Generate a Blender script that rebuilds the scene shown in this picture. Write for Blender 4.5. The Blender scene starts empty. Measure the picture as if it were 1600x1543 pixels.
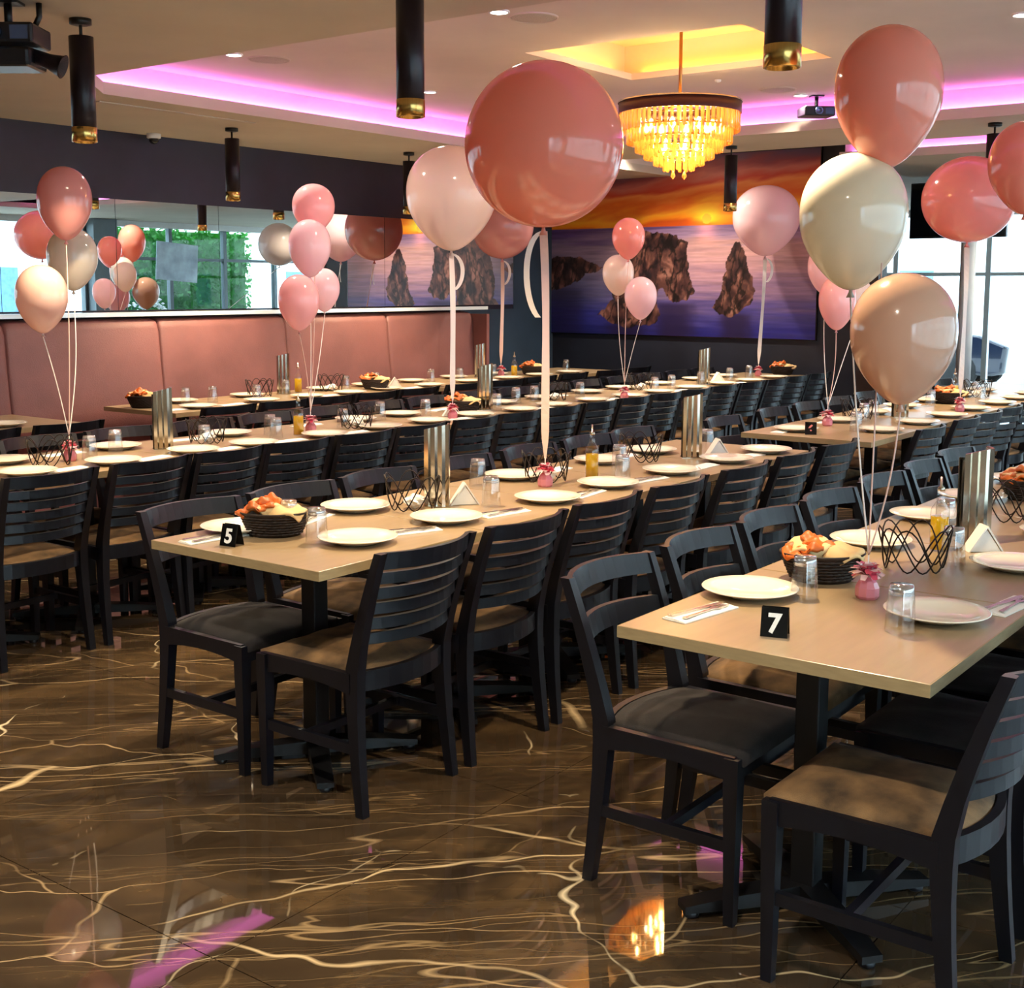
import bpy, math, random
import numpy as np
from mathutils import Vector, Matrix
PI = math.pi
rnd = random.Random(7)
SC = bpy.context.scene
COL = SC.collection

# ------------------------------------------------------------------ camera
YAW, PITCH, ROLL, FPX, CYPX, CAMH = .6399930, .12212099, .00306322, 1966.9, 690.0, 1.55
cy, sy, cp, sp, cr, sr = math.cos(YAW), math.sin(YAW), math.cos(PITCH), math.sin(PITCH), math.cos(ROLL), math.sin(ROLL)
fwd = Vector((cy*cp, sy*cp, -sp)); rgt = Vector((sy, -cy, 0)); upv = rgt.cross(fwd)
r2 = cr*rgt + sr*upv; u2 = -sr*rgt + cr*upv
cam_d = bpy.data.cameras.new('camera'); cam = bpy.data.objects.new('camera', cam_d); COL.objects.link(cam)
cam.matrix_world = Matrix(((r2.x, u2.x, -fwd.x, 0), (r2.y, u2.y, -fwd.y, 0), (r2.z, u2.z, -fwd.z, CAMH), (0, 0, 0, 1)))
cam_d.sensor_fit = 'HORIZONTAL'; cam_d.sensor_width = 36; cam_d.lens = FPX/1600*36
cam_d.shift_y = -(771.5-CYPX)/1600
cam_d.clip_start = .05; cam_d.clip_end = 200
SC.camera = cam

# ------------------------------------------------------------------ world, exposure
W = bpy.data.worlds.new('sky'); SC.world = W; W.use_nodes = True
bg = W.node_tree.nodes['Background']; bg.inputs[0].default_value = (.66, .84, 1, 1); bg.inputs[1].default_value = 4.1
SC.view_settings.view_transform = 'Standard'; SC.view_settings.look = 'None'
SC.view_settings.exposure = 1.15; SC.view_settings.gamma = 1
SC.cycles.max_bounces = 8; SC.cycles.transparent_max_bounces = 12
SC.cycles.diffuse_bounces = 4; SC.cycles.glossy_bounces = 4; SC.cycles.transmission_bounces = 8
SC.cycles.caustics_reflective = False; SC.cycles.caustics_refractive = False
SC.cycles.sample_clamp_indirect = 4
try: SC.cycles.use_denoising = True
except Exception: pass
SPOT_W = 78      # recessed downlights
PEND_W = 64      # pendant tubes

# ------------------------------------------------------------------ materials
def srgb(r, g, b):
    f = lambda c: (c/255/12.92) if c/255 <= .04045 else ((c/255+.055)/1.055)**2.4
    return (f(r), f(g), f(b), 1)
def newmat(name):
    m = bpy.data.materials.new(name); m.use_nodes = True
    nt = m.node_tree; return m, nt, nt.nodes['Principled BSDF'], nt.nodes['Material Output']
def mat(name, col, rough=.5, metal=0, var=.12, scale=8, bump=0, bscale=60, coat=0, spec=.5, stretch=None, emit=None):
    """noise-varied principled surface"""
    m, nt, b, out = newmat(name); N, Lk = nt.nodes, nt.links
    tc = N.new('ShaderNodeTexCoord'); mp = N.new('ShaderNodeMapping')
    Lk.new(tc.outputs['Object'], mp.inputs[0])
    if stretch: mp.inputs['Scale'].default_value = stretch
    n = N.new('ShaderNodeTexNoise'); n.inputs['Scale'].default_value = scale; n.inputs['Detail'].default_value = 5
    Lk.new(mp.outputs[0], n.inputs[0])
    r = N.new('ShaderNodeValToRGB'); lo = [c*(1-var) for c in col[:3]]+[1]; hi = [min(1, c*(1+var)) for c in col[:3]]+[1]
    r.color_ramp.elements[0].position = .3; r.color_ramp.elements[1].position = .7
    r.color_ramp.elements[0].color = lo; r.color_ramp.elements[1].color = hi
    Lk.new(n.outputs[0], r.inputs[0]); Lk.new(r.outputs[0], b.inputs['Base Color'])
    b.inputs['Roughness'].default_value = rough; b.inputs['Metallic'].default_value = metal
    b.inputs['Coat Weight'].default_value = coat; b.inputs['Specular IOR Level'].default_value = spec
    if bump:
        n2 = N.new('ShaderNodeTexNoise'); n2.inputs['Scale'].default_value = bscale; n2.inputs['Detail'].default_value = 3
        bp = N.new('ShaderNodeBump'); bp.inputs['Strength'].default_value = bump; bp.inputs['Distance'].default_value = .004
        Lk.new(mp.outputs[0], n2.inputs[0]); Lk.new(n2.outputs[0], bp.inputs['Height']); Lk.new(bp.outputs[0], b.inputs['Normal'])
    if emit:
        b.inputs['Emission Color'].default_value = emit[0]; b.inputs['Emission Strength'].default_value = emit[1]
    return m
def glow(name, col, strength):
    m, nt, b, out = newmat(name); e = nt.nodes.new('ShaderNodeEmission')
    e.inputs[0].default_value = col; e.inputs[1].default_value = strength
    nt.links.new(e.outputs[0], out.inputs[0]); nt.nodes.remove(b); return m
def translucent(name, col, w=.4, rough=.15, coat=.6, glass=0, tcol=None):
    m, nt, b, out = newmat(name); N, Lk = nt.nodes, nt.links
    n = N.new('ShaderNodeTexNoise'); n.inputs['Scale'].default_value = 3
    tc = N.new('ShaderNodeTexCoord'); Lk.new(tc.outputs['Object'], n.inputs[0])
    r = N.new('ShaderNodeValToRGB'); r.color_ramp.elements[0].color = [c*.92 for c in col[:3]]+[1]; r.color_ramp.elements[1].color = [min(1, c*1.06) for c in col[:3]]+[1]
    Lk.new(n.outputs[0], r.inputs[0]); Lk.new(r.outputs[0], b.inputs['Base Color'])
    b.inputs['Roughness'].default_value = rough; b.inputs['Coat Weight'].default_value = coat; b.inputs['Coat Roughness'].default_value = .03
    t = N.new('ShaderNodeBsdfTranslucent'); t.inputs[0].default_value = tcol or col
    mx = N.new('ShaderNodeMixShader'); mx.inputs[0].default_value = w
    Lk.new(b.outputs[0], mx.inputs[1]); Lk.new(t.outputs[0], mx.inputs[2])
    last = mx
    if glass:
        g = N.new('ShaderNodeBsdfTransparent'); g.inputs[0].default_value = tcol or col
        m2 = N.new('ShaderNodeMixShader'); m2.inputs[0].default_value = glass
        Lk.new(mx.outputs[0], m2.inputs[1]); Lk.new(g.outputs[0], m2.inputs[2]); last = m2
    Lk.new(last.outputs[0], out.inputs[0]); return m
def thin_glass(name, col=(1, 1, 1, 1), refl=.12, rough=0.0):
    m, nt, b, out = newmat(name); N, Lk = nt.nodes, nt.links
    t = N.new('ShaderNodeBsdfTransparent'); t.inputs[0].default_value = col
    g = N.new('ShaderNodeBsdfGlossy'); g.inputs['Roughness'].default_value = rough
    lw = N.new('ShaderNodeLayerWeight'); lw.inputs[0].default_value = .5
    pw = N.new('ShaderNodeMath'); pw.operation = 'POWER'; pw.inputs[1].default_value = 4; Lk.new(lw.outputs['Facing'], pw.inputs[0])
    ad = N.new('ShaderNodeMath'); ad.operation = 'MULTIPLY_ADD'; ad.inputs[1].default_value = .6; ad.inputs[2].default_value = refl
    ad.use_clamp = True; Lk.new(pw.outputs[0], ad.inputs[0])
    mx = N.new('ShaderNodeMixShader'); Lk.new(ad.outputs[0], mx.inputs[0]); Lk.new(t.outputs[0], mx.inputs[1]); Lk.new(g.outputs[0], mx.inputs[2])
    Lk.new(mx.outputs[0], out.inputs[0]); nt.nodes.remove(b); return m

def marble():
    m, nt, b, out = newmat('brown_marble'); N, Lk = nt.nodes, nt.links
    geo = N.new('ShaderNodeNewGeometry')
    rot = N.new('ShaderNodeMapping'); rot.inputs['Rotation'].default_value = (0, 0, math.radians(48)); Lk.new(geo.outputs['Position'], rot.inputs[0])
    def noise(scale, src, detail=6, rough=.6, dist=0):
        n = N.new('ShaderNodeTexNoise'); n.inputs['Scale'].default_value = scale; n.inputs['Detail'].default_value = detail
        n.inputs['Roughness'].default_value = rough; n.inputs['Distortion'].default_value = dist; Lk.new(src, n.inputs[0]); return n
    def warp(src, scale, amt):
        n = noise(scale, src, 3.0)
        s = N.new('ShaderNodeVectorMath'); s.operation = 'SUBTRACT'; s.inputs[1].default_value = (.5, .5, .5); Lk.new(n.outputs['Color'], s.inputs[0])
        k = N.new('ShaderNodeVectorMath'); k.operation = 'SCALE'; k.inputs['Scale'].default_value = amt; Lk.new(s.outputs[0], k.inputs[0])
        a = N.new('ShaderNodeVectorMath'); a.operation = 'ADD'; Lk.new(src, a.inputs[0]); Lk.new(k.outputs[0], a.inputs[1]); return a.outputs[0]
    def veins(sx, sy, sc, width, amt, wsc, lo, hi, mscale, seed):
        mp = N.new('ShaderNodeMapping'); mp.inputs['Scale'].default_value = (sx, sy, 1); mp.inputs['Location'].default_value = (seed, seed*1.7, 0)
        Lk.new(warp(rot.outputs[0], wsc, amt), mp.inputs[0])
        v = N.new('ShaderNodeTexVoronoi'); v.feature = 'DISTANCE_TO_EDGE'; v.inputs['Scale'].default_value = sc; v.voronoi_dimensions = '2D'
        Lk.new(mp.outputs[0], v.inputs[0])
        mr = N.new('ShaderNodeMapRange'); mr.inputs['From Min'].default_value = width; mr.inputs['From Max'].default_value = 0
        Lk.new(v.outputs['Distance'], mr.inputs[0])
        k = noise(mscale, mp.outputs[0], 4)
        mk = N.new('ShaderNodeMapRange'); mk.inputs['From Min'].default_value = lo; mk.inputs['From Max'].default_value = hi; Lk.new(k.outputs[0], mk.inputs[0])
        mu = N.new('ShaderNodeMath'); mu.operation = 'MULTIPLY'; Lk.new(mr.outputs[0], mu.inputs[0]); Lk.new(mk.outputs[0], mu.inputs[1]); return mu.outputs[0]
    base = N.new('ShaderNodeValToRGB'); cr_ = base.color_ramp
    cr_.elements[0].position = .25; cr_.elements[0].color = (.026, .017, .010, 1); cr_.elements[1].position = .78; cr_.elements[1].color = (.135, .080, .034, 1)
    e = cr_.elements.new(.5); e.color = (.052, .033, .018, 1)
    bm_ = N.new('ShaderNodeMapping'); bm_.inputs['Scale'].default_value = (.9, 3.2, 1); Lk.new(warp(rot.outputs[0], 1.5, .5), bm_.inputs[0])
    Lk.new(noise(1.6, bm_.outputs[0], 8, .7).outputs[0], base.inputs[0])
    def ridge(sx, sy, sc, width, seed, amt, wsc, mlo, mhi, msc, det=3):
        mp = N.new('ShaderNodeMapping'); mp.inputs['Scale'].default_value = (sx, sy, 1); mp.inputs['Location'].default_value = (seed, seed*1.7, seed)
        Lk.new(warp(rot.outputs[0], wsc, amt), mp.inputs[0])
        n = noise(sc, mp.outputs[0], det, .55)
        d = N.new('ShaderNodeMath'); d.operation = 'SUBTRACT'; d.inputs[1].default_value = .5; Lk.new(n.outputs[0], d.inputs[0])
        ab = N.new('ShaderNodeMath'); ab.operation = 'ABSOLUTE'; Lk.new(d.outputs[0], ab.inputs[0])
        mr = N.new('ShaderNodeMapRange'); mr.inputs['From Min'].default_value = width; mr.inputs['From Max'].default_value = 0; Lk.new(ab.outputs[0], mr.inputs[0])
        k = noise(msc, mp.outputs[0], 3)
        mk = N.new('ShaderNodeMapRange'); mk.inputs['From Min'].default_value = mlo; mk.inputs['From Max'].default_value = mhi; Lk.new(k.outputs[0], mk.inputs[0])
        mu = N.new('ShaderNodeMath'); mu.operation = 'MULTIPLY'; Lk.new(mr.outputs[0], mu.inputs[0]); Lk.new(mk.outputs[0], mu.inputs[1]); return mu.outputs[0]
    vs = [ridge(.20, 2.3, 1.2, .0038, 3.1, .30, .9, .42, .58, .9, 2),
          ridge(.26, 3.6, 1.5, .0055, 11.3, .22, 1.2, .42, .60, .8, 2.5),
          ridge(.30, 5.0, 1.7, .0060, 19.7, .18, 1.4, .46, .64, .8, 3),
          veins(.38, 2.4, .9, .008, .40, 1.2, .42, .58, 1.2, 9.4),
          veins(.5, 1.9, 1.5, .007, .40, 1.6, .44, .60, 1.3, 57.1),
          veins(1.5, 1.2, .75, .0075, .75, 1.5, .53, .64, 1.1, 21.7),
          ridge(.35, 9.0, 1.6, .035, 41.0, .15, 1.5, .45, .70, .8, 5)]
    amts = [.9, .7, .8, .9, .75, 1, .30]
    cols = [(.66, .46, .24, 1), (.46, .31, .15, 1), (.40, .27, .13, 1), (.78, .58, .32, 1), (.60, .42, .22, 1), (.86, .70, .44, 1), (.26, .16, .08, 1)]
    cur = base.outputs[0]
    for v, a, c in zip(vs, amts, cols):
        mu = N.new('ShaderNodeMath'); mu.operation = 'MULTIPLY'; mu.inputs[1].default_value = a; Lk.new(v, mu.inputs[0])
        mx = N.new('ShaderNodeMix'); mx.data_type = 'RGBA'; Lk.new(mu.outputs[0], mx.inputs[0]); Lk.new(cur, mx.inputs[6]); mx.inputs[7].default_value = c; cur = mx.outputs[2]
    Lk.new(cur, b.inputs['Base Color'])
    rr = N.new('ShaderNodeMapRange'); rr.inputs['To Min'].default_value = .015; rr.inputs['To Max'].default_value = .05
    Lk.new(noise(5, geo.outputs['Position']).outputs[0], rr.inputs[0]); Lk.new(rr.outputs[0], b.inputs['Roughness'])
    b.inputs['Specular IOR Level'].default_value = .8
    return m

M = dict(
 floor=marble(), joint=mat('tile_joint', srgb(40, 32, 24), .8),
 ceil=mat('ceiling_paint', srgb(196, 184, 168), .85, var=.05, scale=2),
 ceil2=mat('tray_paint', srgb(214, 200, 190), .85, var=.05, scale=2),
 white=mat('white_paint', srgb(232, 230, 228), .6, var=.03),
 plum=mat('plum_wall', srgb(34, 28, 44), .42, var=.35, scale=2.5, bump=.2, bscale=14),
 navy=mat('navy_wall', srgb(26, 30, 42), .5, var=.3, scale=3),
 slate=mat('slate_wall', srgb(52, 68, 84), .5, var=.15, scale=3),
 wallb=mat('greige_wall', srgb(176, 164, 148), .8, var=.06, scale=2),
 dark=mat('dark_brown_panel', srgb(52, 36, 30), .5),
 chair=mat('black_stained_wood', srgb(15, 16, 23), .36, var=.2, scale=30, stretch=(1, 1, .2), bump=.06, bscale=120, spec=.42),
 seat=mat('taupe_suede', srgb(106, 80, 50), .9, var=.65, scale=11, bump=.25, bscale=300),
 seatd=mat('charcoal_suede', srgb(27, 22, 21), .88, var=.7, scale=12, bump=.25, bscale=300),
 top=mat('greige_laminate', srgb(160, 136, 104), .28, var=.07, scale=5, stretch=(1, 8, 1), spec=.5),
 edge=mat('oak_edge', srgb(160, 138, 100), .45, var=.1, scale=20, stretch=(1, 1, 6)),
 iron=mat('black_iron', srgb(10, 10, 12), .42, metal=.0, var=.2),
 wire=mat('bronze_wire', srgb(38, 28, 24), .35, metal=.7),
 china=mat('cream_china', srgb(244, 234, 212), .16, var=.02, coat=.5),
 paper=mat('white_paper', srgb(240, 236, 226), .8, var=.03, bump=.3, bscale=40),
 steel=mat('polished_steel', srgb(205, 196, 180), .14, metal=1, var=.05, scale=40, stretch=(1, 1, .02)),
 cutlery=mat('cutlery_steel', srgb(200, 196, 190), .2, metal=1, var=.04),
 brass=mat('brushed_brass', srgb(206, 168, 96), .22, metal=1, var=.08, scale=30, stretch=(6, 6, .1)),
 tube=mat('black_aubergine_metal', srgb(30, 20, 28), .35, metal=.3, var=.1),
 oil=translucent('olive_oil', srgb(214, 180, 20), .5, .05, 1, tcol=srgb(240, 205, 20)),
 glass=thin_glass('clear_glass', (.98, .985, .99, 1), .09),
 glassb=thin_glass('thick_glass', (.96, .97, .98, 1), .5, .1),
 pane=thin_glass('window_glass', (.95, .98, .98, 1), .02),
 basket=mat('dark_wicker', srgb(38, 24, 15), .7, var=.5, scale=50, bump=.6, bscale=90),
 bread=mat('flatbread_crust', srgb(236, 196, 136), .75, var=.16, scale=14, bump=.5, bscale=30),
 fried=mat('paprika_crisp', srgb(205, 98, 22), .5, var=.35, scale=18, bump=.6, bscale=40),
 black=mat('black_acrylic', srgb(10, 10, 11), .15), num=mat('white_print', srgb(245, 245, 240), .6, var=.01),
 numred=mat('reddish_print', srgb(214, 120, 110), .6, var=.01),
 pink=translucent('pink_cellophane', srgb(214, 84, 108), .35, .2, .8), pinkl=translucent('pale_cellophane', srgb(244, 214, 216), .35, .2, .8),
 ribbon=translucent('blush_ribbon', srgb(240, 208, 196), .3, .35, .2), ribbonw=translucent('white_ribbon', srgb(246, 238, 232), .3, .35, .2),
 ban=mat('rose_vinyl', srgb(128, 82, 78), .5, var=.16, scale=3, bump=.7, bscale=160),
 ledge=mat('gloss_white_ledge', srgb(226, 236, 236), .07, var=.02, coat=1),
 led=glow('magenta_led', (1.0, .20, .95, 1), 10.0), amber=glow('amber_led', (1.0, .42, .04, 1), 10),
 lamp=glow('warm_lamp', (1, .86, .62, 1), 22), bulb=glow('chandelier_bulb', (1, .80, .45, 1), 30), dl=glow('downlight_lens', (1, .93, .82, 1), 30),
 crystal=translucent('amber_crystal', srgb(222, 150, 70), .38, .05, 1, glass=.48, tcol=(1, .76, .38, 1)),
 rim=mat('plum_bronze_band', srgb(74, 36, 34), .4, metal=.3), rod=mat('antique_brass', srgb(170, 120, 60), .3, metal=1),
 grille=mat('speaker_grille', srgb(190, 178, 166), .8, var=.2, scale=200), plastic=mat('black_plastic', srgb(22, 24, 30), .3, var=.2),
 lens=mat('blue_lens', srgb(90, 110, 150), .05, metal=.6), frame=mat('grey_window_frame', srgb(112, 124, 130), .45, var=.05),
 wframe=mat('white_window_frame', srgb(225, 232, 236), .5, var=.03), screen=mat('tv_screen', srgb(8, 7, 10), .08),
 leaf=translucent('hedge_leaf', srgb(34, 112, 30), .3, .6, 0, tcol=srgb(50, 150, 30)), flower=mat('white_flower', srgb(250, 248, 245), .7),
 pave=mat('pale_paving', srgb(196, 196, 190), .85, var=.08, scale=1), bwhite=mat('pale_render', srgb(226, 228, 226), .85, var=.05, scale=1),
 bwin=mat('blue_glazing', srgb(90, 130, 160), .12, var=.2), car=mat('dark_car_paint', srgb(20, 28, 44), .15, coat=1),
 tire=mat('rubber', srgb(20, 20, 20), .8), skirt=mat('black_gap', srgb(8, 8, 8), .9),
)
BC = dict(
 dusty=translucent('dusty_rose_latex', srgb(240, 160, 140), .36), rose=translucent('rose_latex', srgb(232, 164, 160), .38),
 coral=translucent('coral_latex', srgb(250, 172, 164), .42), pink=translucent('pink_latex', srgb(248, 198, 200), .45),
 blush=translucent('blush_latex', srgb(218, 184, 174), .40), sand=translucent('sand_latex', srgb(222, 178, 152), .30),
 white=translucent('pearl_white_latex', srgb(240, 222, 214), .45), cream=translucent('clear_cream_latex', srgb(228, 218, 206), .40),
 grey=translucent('misty_grey_latex', srgb(206, 200, 186), .32), pale=translucent('pale_pink_latex', srgb(246, 214, 220), .45))

# ------------------------------------------------------------------ mesh builder
class G:
    def __init__(s): s.v = []; s.f = []; s.sm = []; s.mi = []
    def add(s, vs, fs, smooth=False, mi=0):
        k = len(s.v); s.v += [tuple(p) for p in vs]; s.f += [tuple(i+k for i in f) for f in fs]; s.sm += [smooth]*len(fs); s.mi += [mi]*len(fs); return s
    def box(s, a, b, mi=0, M4=None):
        (x0, y0, z0), (x1, y1, z1) = a, b
        vs = [Vector(p) for p in ((x0, y0, z0), (x1, y0, z0), (x1, y1, z0), (x0, y1, z0), (x0, y0, z1), (x1, y0, z1), (x1, y1, z1), (x0, y1, z1))]
        if M4: vs = [M4 @ p for p in vs]
        return s.add(vs, [(0, 3, 2, 1), (4, 5, 6, 7), (0, 1, 5, 4), (1, 2, 6, 5), (2, 3, 7, 6), (3, 0, 4, 7)], mi=mi)
    def lathe(s, prof, n=24, c=(0, 0), smooth=True, mi=0, sx=1, sy=1, cap=True):
        vs = []
        for r, z in prof:
            for i in range(n):
                a = 2*PI*i/n; vs.append((c[0]+r*sx*math.cos(a), c[1]+r*sy*math.sin(a), z))
        fs = [(j*n+i, j*n+(i+1) % n, (j+1)*n+(i+1) % n, (j+1)*n+i) for j in range(len(prof)-1) for i in range(n)]
        s.add(vs, fs, smooth, mi)
        if cap:
            k = len(s.v)-len(vs)
            if prof[0][0] > 1e-5: s.f.append(tuple(k+i for i in reversed(range(n)))); s.sm.append(False); s.mi.append(mi)
            if prof[-1][0] > 1e-5: s.f.append(tuple(k+(len(prof)-1)*n+i for i in range(n))); s.sm.append(False); s.mi.append(mi)
        return s
    def tube(s, pts, r, n=6, closed=False, smooth=True, mi=0):
        P = [Vector(p) for p in pts]; m = len(P); ref = Vector((0, 0, 1)); vs = []
        rr = r if isinstance(r, (list, tuple)) else [r]*m
        prev = None
        for i in range(m):
            t = (P[(i+1) % m]-P[i-1]) if closed else (P[min(i+1, m-1)]-P[max(i-1, 0)])
            t.normalize()
            if prev is None:
                a = t.cross(ref)
                if a.length < 1e-3: a = t.cross(Vector((1, 0, 0)))
            else: a = prev - t*prev.dot(t)
            a.normalize(); prev = a; b = t.cross(a)
            for k in range(n):
                an = 2*PI*k/n; vs.append(P[i]+(a*math.cos(an)+b*math.sin(an))*rr[i])
        e = m if closed else m-1
        fs = [(i*n+k, i*n+(k+1) % n, ((i+1) % m)*n+(k+1) % n, ((i+1) % m)*n+k) for i in range(e) for k in range(n)]
        if not closed: fs += [tuple(reversed(range(n))), tuple((m-1)*n+k for k in range(n))]
        return s.add(vs, fs, smooth, mi)
    def sweep(s, secs, smooth=False, mi=0):
        """secs: list of closed rings with equal vertex counts"""
        n = len(secs[0]); vs = [p for r in secs for p in r]
        fs = [(i*n+k, i*n+(k+1) % n, (i+1)*n+(k+1) % n, (i+1)*n+k) for i in range(len(secs)-1) for k in range(n)]
        fs += [tuple(reversed(range(n))), tuple((len(secs)-1)*n+k for k in range(n))]
        return s.add(vs, fs, smooth, mi)
    def mesh(s, name, mats):
        me = bpy.data.meshes.new(name); me.from_pydata(s.v, [], s.f)
        for m in (mats if isinstance(mats, (list, tuple)) else [mats]): me.materials.append(m)
        me.polygons.foreach_set('use_smooth', s.sm); me.polygons.foreach_set('material_index', s.mi); me.update(); return me
def link(name, data, parent=None, loc=(0, 0, 0), rz=0):
    o = bpy.data.objects.new(name, data); COL.objects.link(o); o.location = loc; o.rotation_euler = (0, 0, rz)
    if parent: o.parent = parent
    return o
def obj(name, g, m, parent=None, loc=(0, 0, 0), rz=0, bevel=0):
    o = link(name, g.mesh(name, m), parent, loc, rz)
    if bevel:
        b = o.modifiers.new('b', 'BEVEL'); b.width = bevel; b.segments = 2; b.limit_method = 'ANGLE'
    return o
def tag(o, label, cat, group=None, kind=None):
    o['label'] = label; o['category'] = cat
    if group: o['group'] = group
    if kind: o['kind'] = kind
    return o
def thing(name, label, cat, loc=(0, 0, 0), rz=0, group=None):
    return tag(link(name, None, None, loc, rz), label, cat, group)
KIDS = {}
def kids(o):
    if o.name not in KIDS: KIDS[o.name] = list(o.children)
    return KIDS[o.name]
def dup(o, loc, rz, label, group=None, scale=None):
    """copy of a thing with its parts and sub-parts, mesh data shared"""
    def cp_(a, par):
        c = a.copy(); COL.objects.link(c); c.parent = par
        for k in kids(a): cp_(k, c)
        return c
    c = cp_(o, None); c.location = loc; c.rotation_euler = (0, 0, rz); c['label'] = label
    if group: c['group'] = group
    if scale: c.scale = scale
    return c
class Proto:
    """first use moves the original, later uses copy it"""
    def __init__(s, root): s.root = root; s.used = False; s.src = root
    def put(s, loc, rz, label, group=None, scale=None):
        if not s.used:
            s.used = True; r = s.root; r.location = loc; r.rotation_euler = (0, 0, rz); r['label'] = label
            if group: r['group'] = group
            if scale: r.scale = scale
            bpy.context.view_layer.update(); return r
        return dup(s.root, loc, rz, label, group, scale or (1, 1, 1))
def struct(name, g, m, parent=None, **k):
    o = obj(name, g, m, parent, **k)
    if parent is None: o['kind'] = 'structure'
    return o
def boxg(a, b): return G().box(a, b)
ORD = 'first second third fourth fifth sixth seventh eighth ninth tenth eleventh twelfth thirteenth fourteenth fifteenth sixteenth seventeenth eighteenth nineteenth twentieth'.split()

# ================================================================== ROOM
YW, XM, CZ = 7.8, 11.19, 2.65      # mirror wall, mural wall, soffit height
XB, XF, YR = -3.0, 18.0, -2.6      # back wall, far glass front, right glass front
TX0, TX1, TY1, TY0 = 4.15, 8.5, 6.35, -.8
# floor: slab with polished marble tiles as parts
fl = struct('floor', boxg((XB, YR, -.12), (XF, YW, -.006)), M['joint'])
tm = boxg((-.5985, -.5985, -.006), (.5985, .5985, 0)).mesh('tile', M['floor'])
nx, ny = int((XF-XB)/1.2)+1, int((YW-YR)/1.2)+1
for i in range(nx):
    for j in range(ny):
        x, y = XB+.6+1.2*i, YR+.6+1.2*j
        if x+.6 > XF+.01 or y+.6 > YW+.01: 
            g = boxg((-.5985, -.5985, -.006), (min(.5985, XF-x), min(.5985, YW-y), 0)); link('tile', g.mesh('tile', M['floor']), fl, (x, y, 0))
        else: link('tile', tm, fl, (x, y, 0))

# left wall: lower slate part, mirror zone, plum band
wl = struct('wall_left', boxg((XB, YW, 0), (XF, YW+.2, 3.3)), M['plum'])
obj('lower_panel', boxg((9.6, YW-.012, 0), (XM, YW, 1.33)), M['slate'], wl)
obj('end_panel', boxg((10.48, YW-.012, 1.33), (XM, YW, 2.17)), M['slate'], wl)
# mural wall
wm = struct('wall_mural', boxg((XM, 4.38, 0), (XM+.15, YW, 3.2)), M['navy'])
struct('wall_back', boxg((XB-.2, YR, 0), (XB, YW, 3.3)), M['wallb'])
# ceiling
ce = struct('ceiling', boxg((XB, YR, 3.2), (XF, YW, 3.4)), M['ceil'])
def cpart(name, a, b, m='ceil'): return obj(name, boxg(a, b), M[m], ce)
LIP, CB, IC = .07, .13, 2.86     # lip height, cove setback, tray ceiling
cpart('soffit_panel', (XB, TY1, CZ), (XF, YW, CZ+LIP))
cpart('soffit_panel', (XB, YR, CZ), (TX0, TY1, CZ+LIP))
cpart('soffit_panel', (TX0, YR, CZ), (XF, TY0, CZ+LIP))
cpart('soffit_panel', (TX1, TY0, CZ), (9.5, TY1, CZ+LIP))
cpart('soffit_panel', (10.62, TY0, CZ), (XF, 4.38, CZ+LIP))
cpart('soffit_panel', (XM+.15, 4.38, CZ), (XF, TY1, CZ+LIP))
# chamfered corner of the tray
obj('soffit_panel', G().add([(TX0, TY1-.42, CZ), (TX0+.42, TY1, CZ), (TX0, TY1, CZ), (TX0, TY1-.42, CZ+LIP), (TX0+.42, TY1, CZ+LIP), (TX0, TY1, CZ+LIP)],
    [(0, 2, 1), (3, 4, 5), (0, 1, 4, 3), (1, 2, 5, 4), (2, 0, 3, 5)]), M['ceil'], ce)
# tray 1 upper ceiling with hole
RX0, RX1, RY0, RY1 = 5.9, 7.05, 2.97, 4.31
t0, t1, t2, t3 = TX0-CB, TX1+CB, TY0-CB, TY1+CB
for a, b in (((t0, t2, IC), (RX0, t3, IC+.04)), ((RX1, t2, IC), (t1, t3, IC+.04)), ((RX0, t2, IC), (RX1, RY0, IC+.04)), ((RX0, RY1, IC), (RX1, t3, IC+.04))):
    cpart('tray_ceiling', a, b, 'ceil2')
for a, b in (((t0-.02, t2, CZ+LIP), (t0, t3, IC)), ((t1, t2, CZ+LIP), (t1+.02, t3, IC)), ((t0, t3, CZ+LIP), (t1, t3+.02, IC)), ((t0, t2-.02, CZ+LIP), (t1, t2, IC))):
    cpart('cove_wall', a, b, 'ceil2')
# amber recess
q = .14
for a, b in (((RX0-q-.02, RY0-q, IC+.02), (RX0-q, RY1+q, 3.1)), ((RX1+q, RY0-q, IC+.04), (RX1+q+.02, RY1+q, 3.1)), ((RX0-q, RY1+q, IC+.04), (RX1+q, RY1+q+.02, 3.1)), ((RX0-q, RY0-q-.02, IC+.04), (RX1+q, RY0-q, 3.1)), ((RX0-q, RY0-q, 3.1), (RX1+q, RY1+q, 3.12))):
    cpart('recess_panel', a, b, 'ceil2')
# tray 2 (narrow, in front of the mural wall and the right bay)
for a, b in (((9.5-CB, TY0, IC), (10.62+CB, 4.5, IC+.04)), ((9.5-.02, 4.5, IC), (XM, TY1, IC+.04))): cpart('tray_ceiling', a, b, 'ceil2')
for a, b in (((10.62+CB, TY0, CZ+LIP), (10.62+CB+.02, 4.38, IC)), ((9.5-CB-.02, TY0, CZ+LIP), (9.5-CB, 4.38, IC)), ((9.5-CB, TY1, CZ+LIP), (XM, TY1+.02, IC))): cpart('cove_wall', a, b, 'ceil2')
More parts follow.
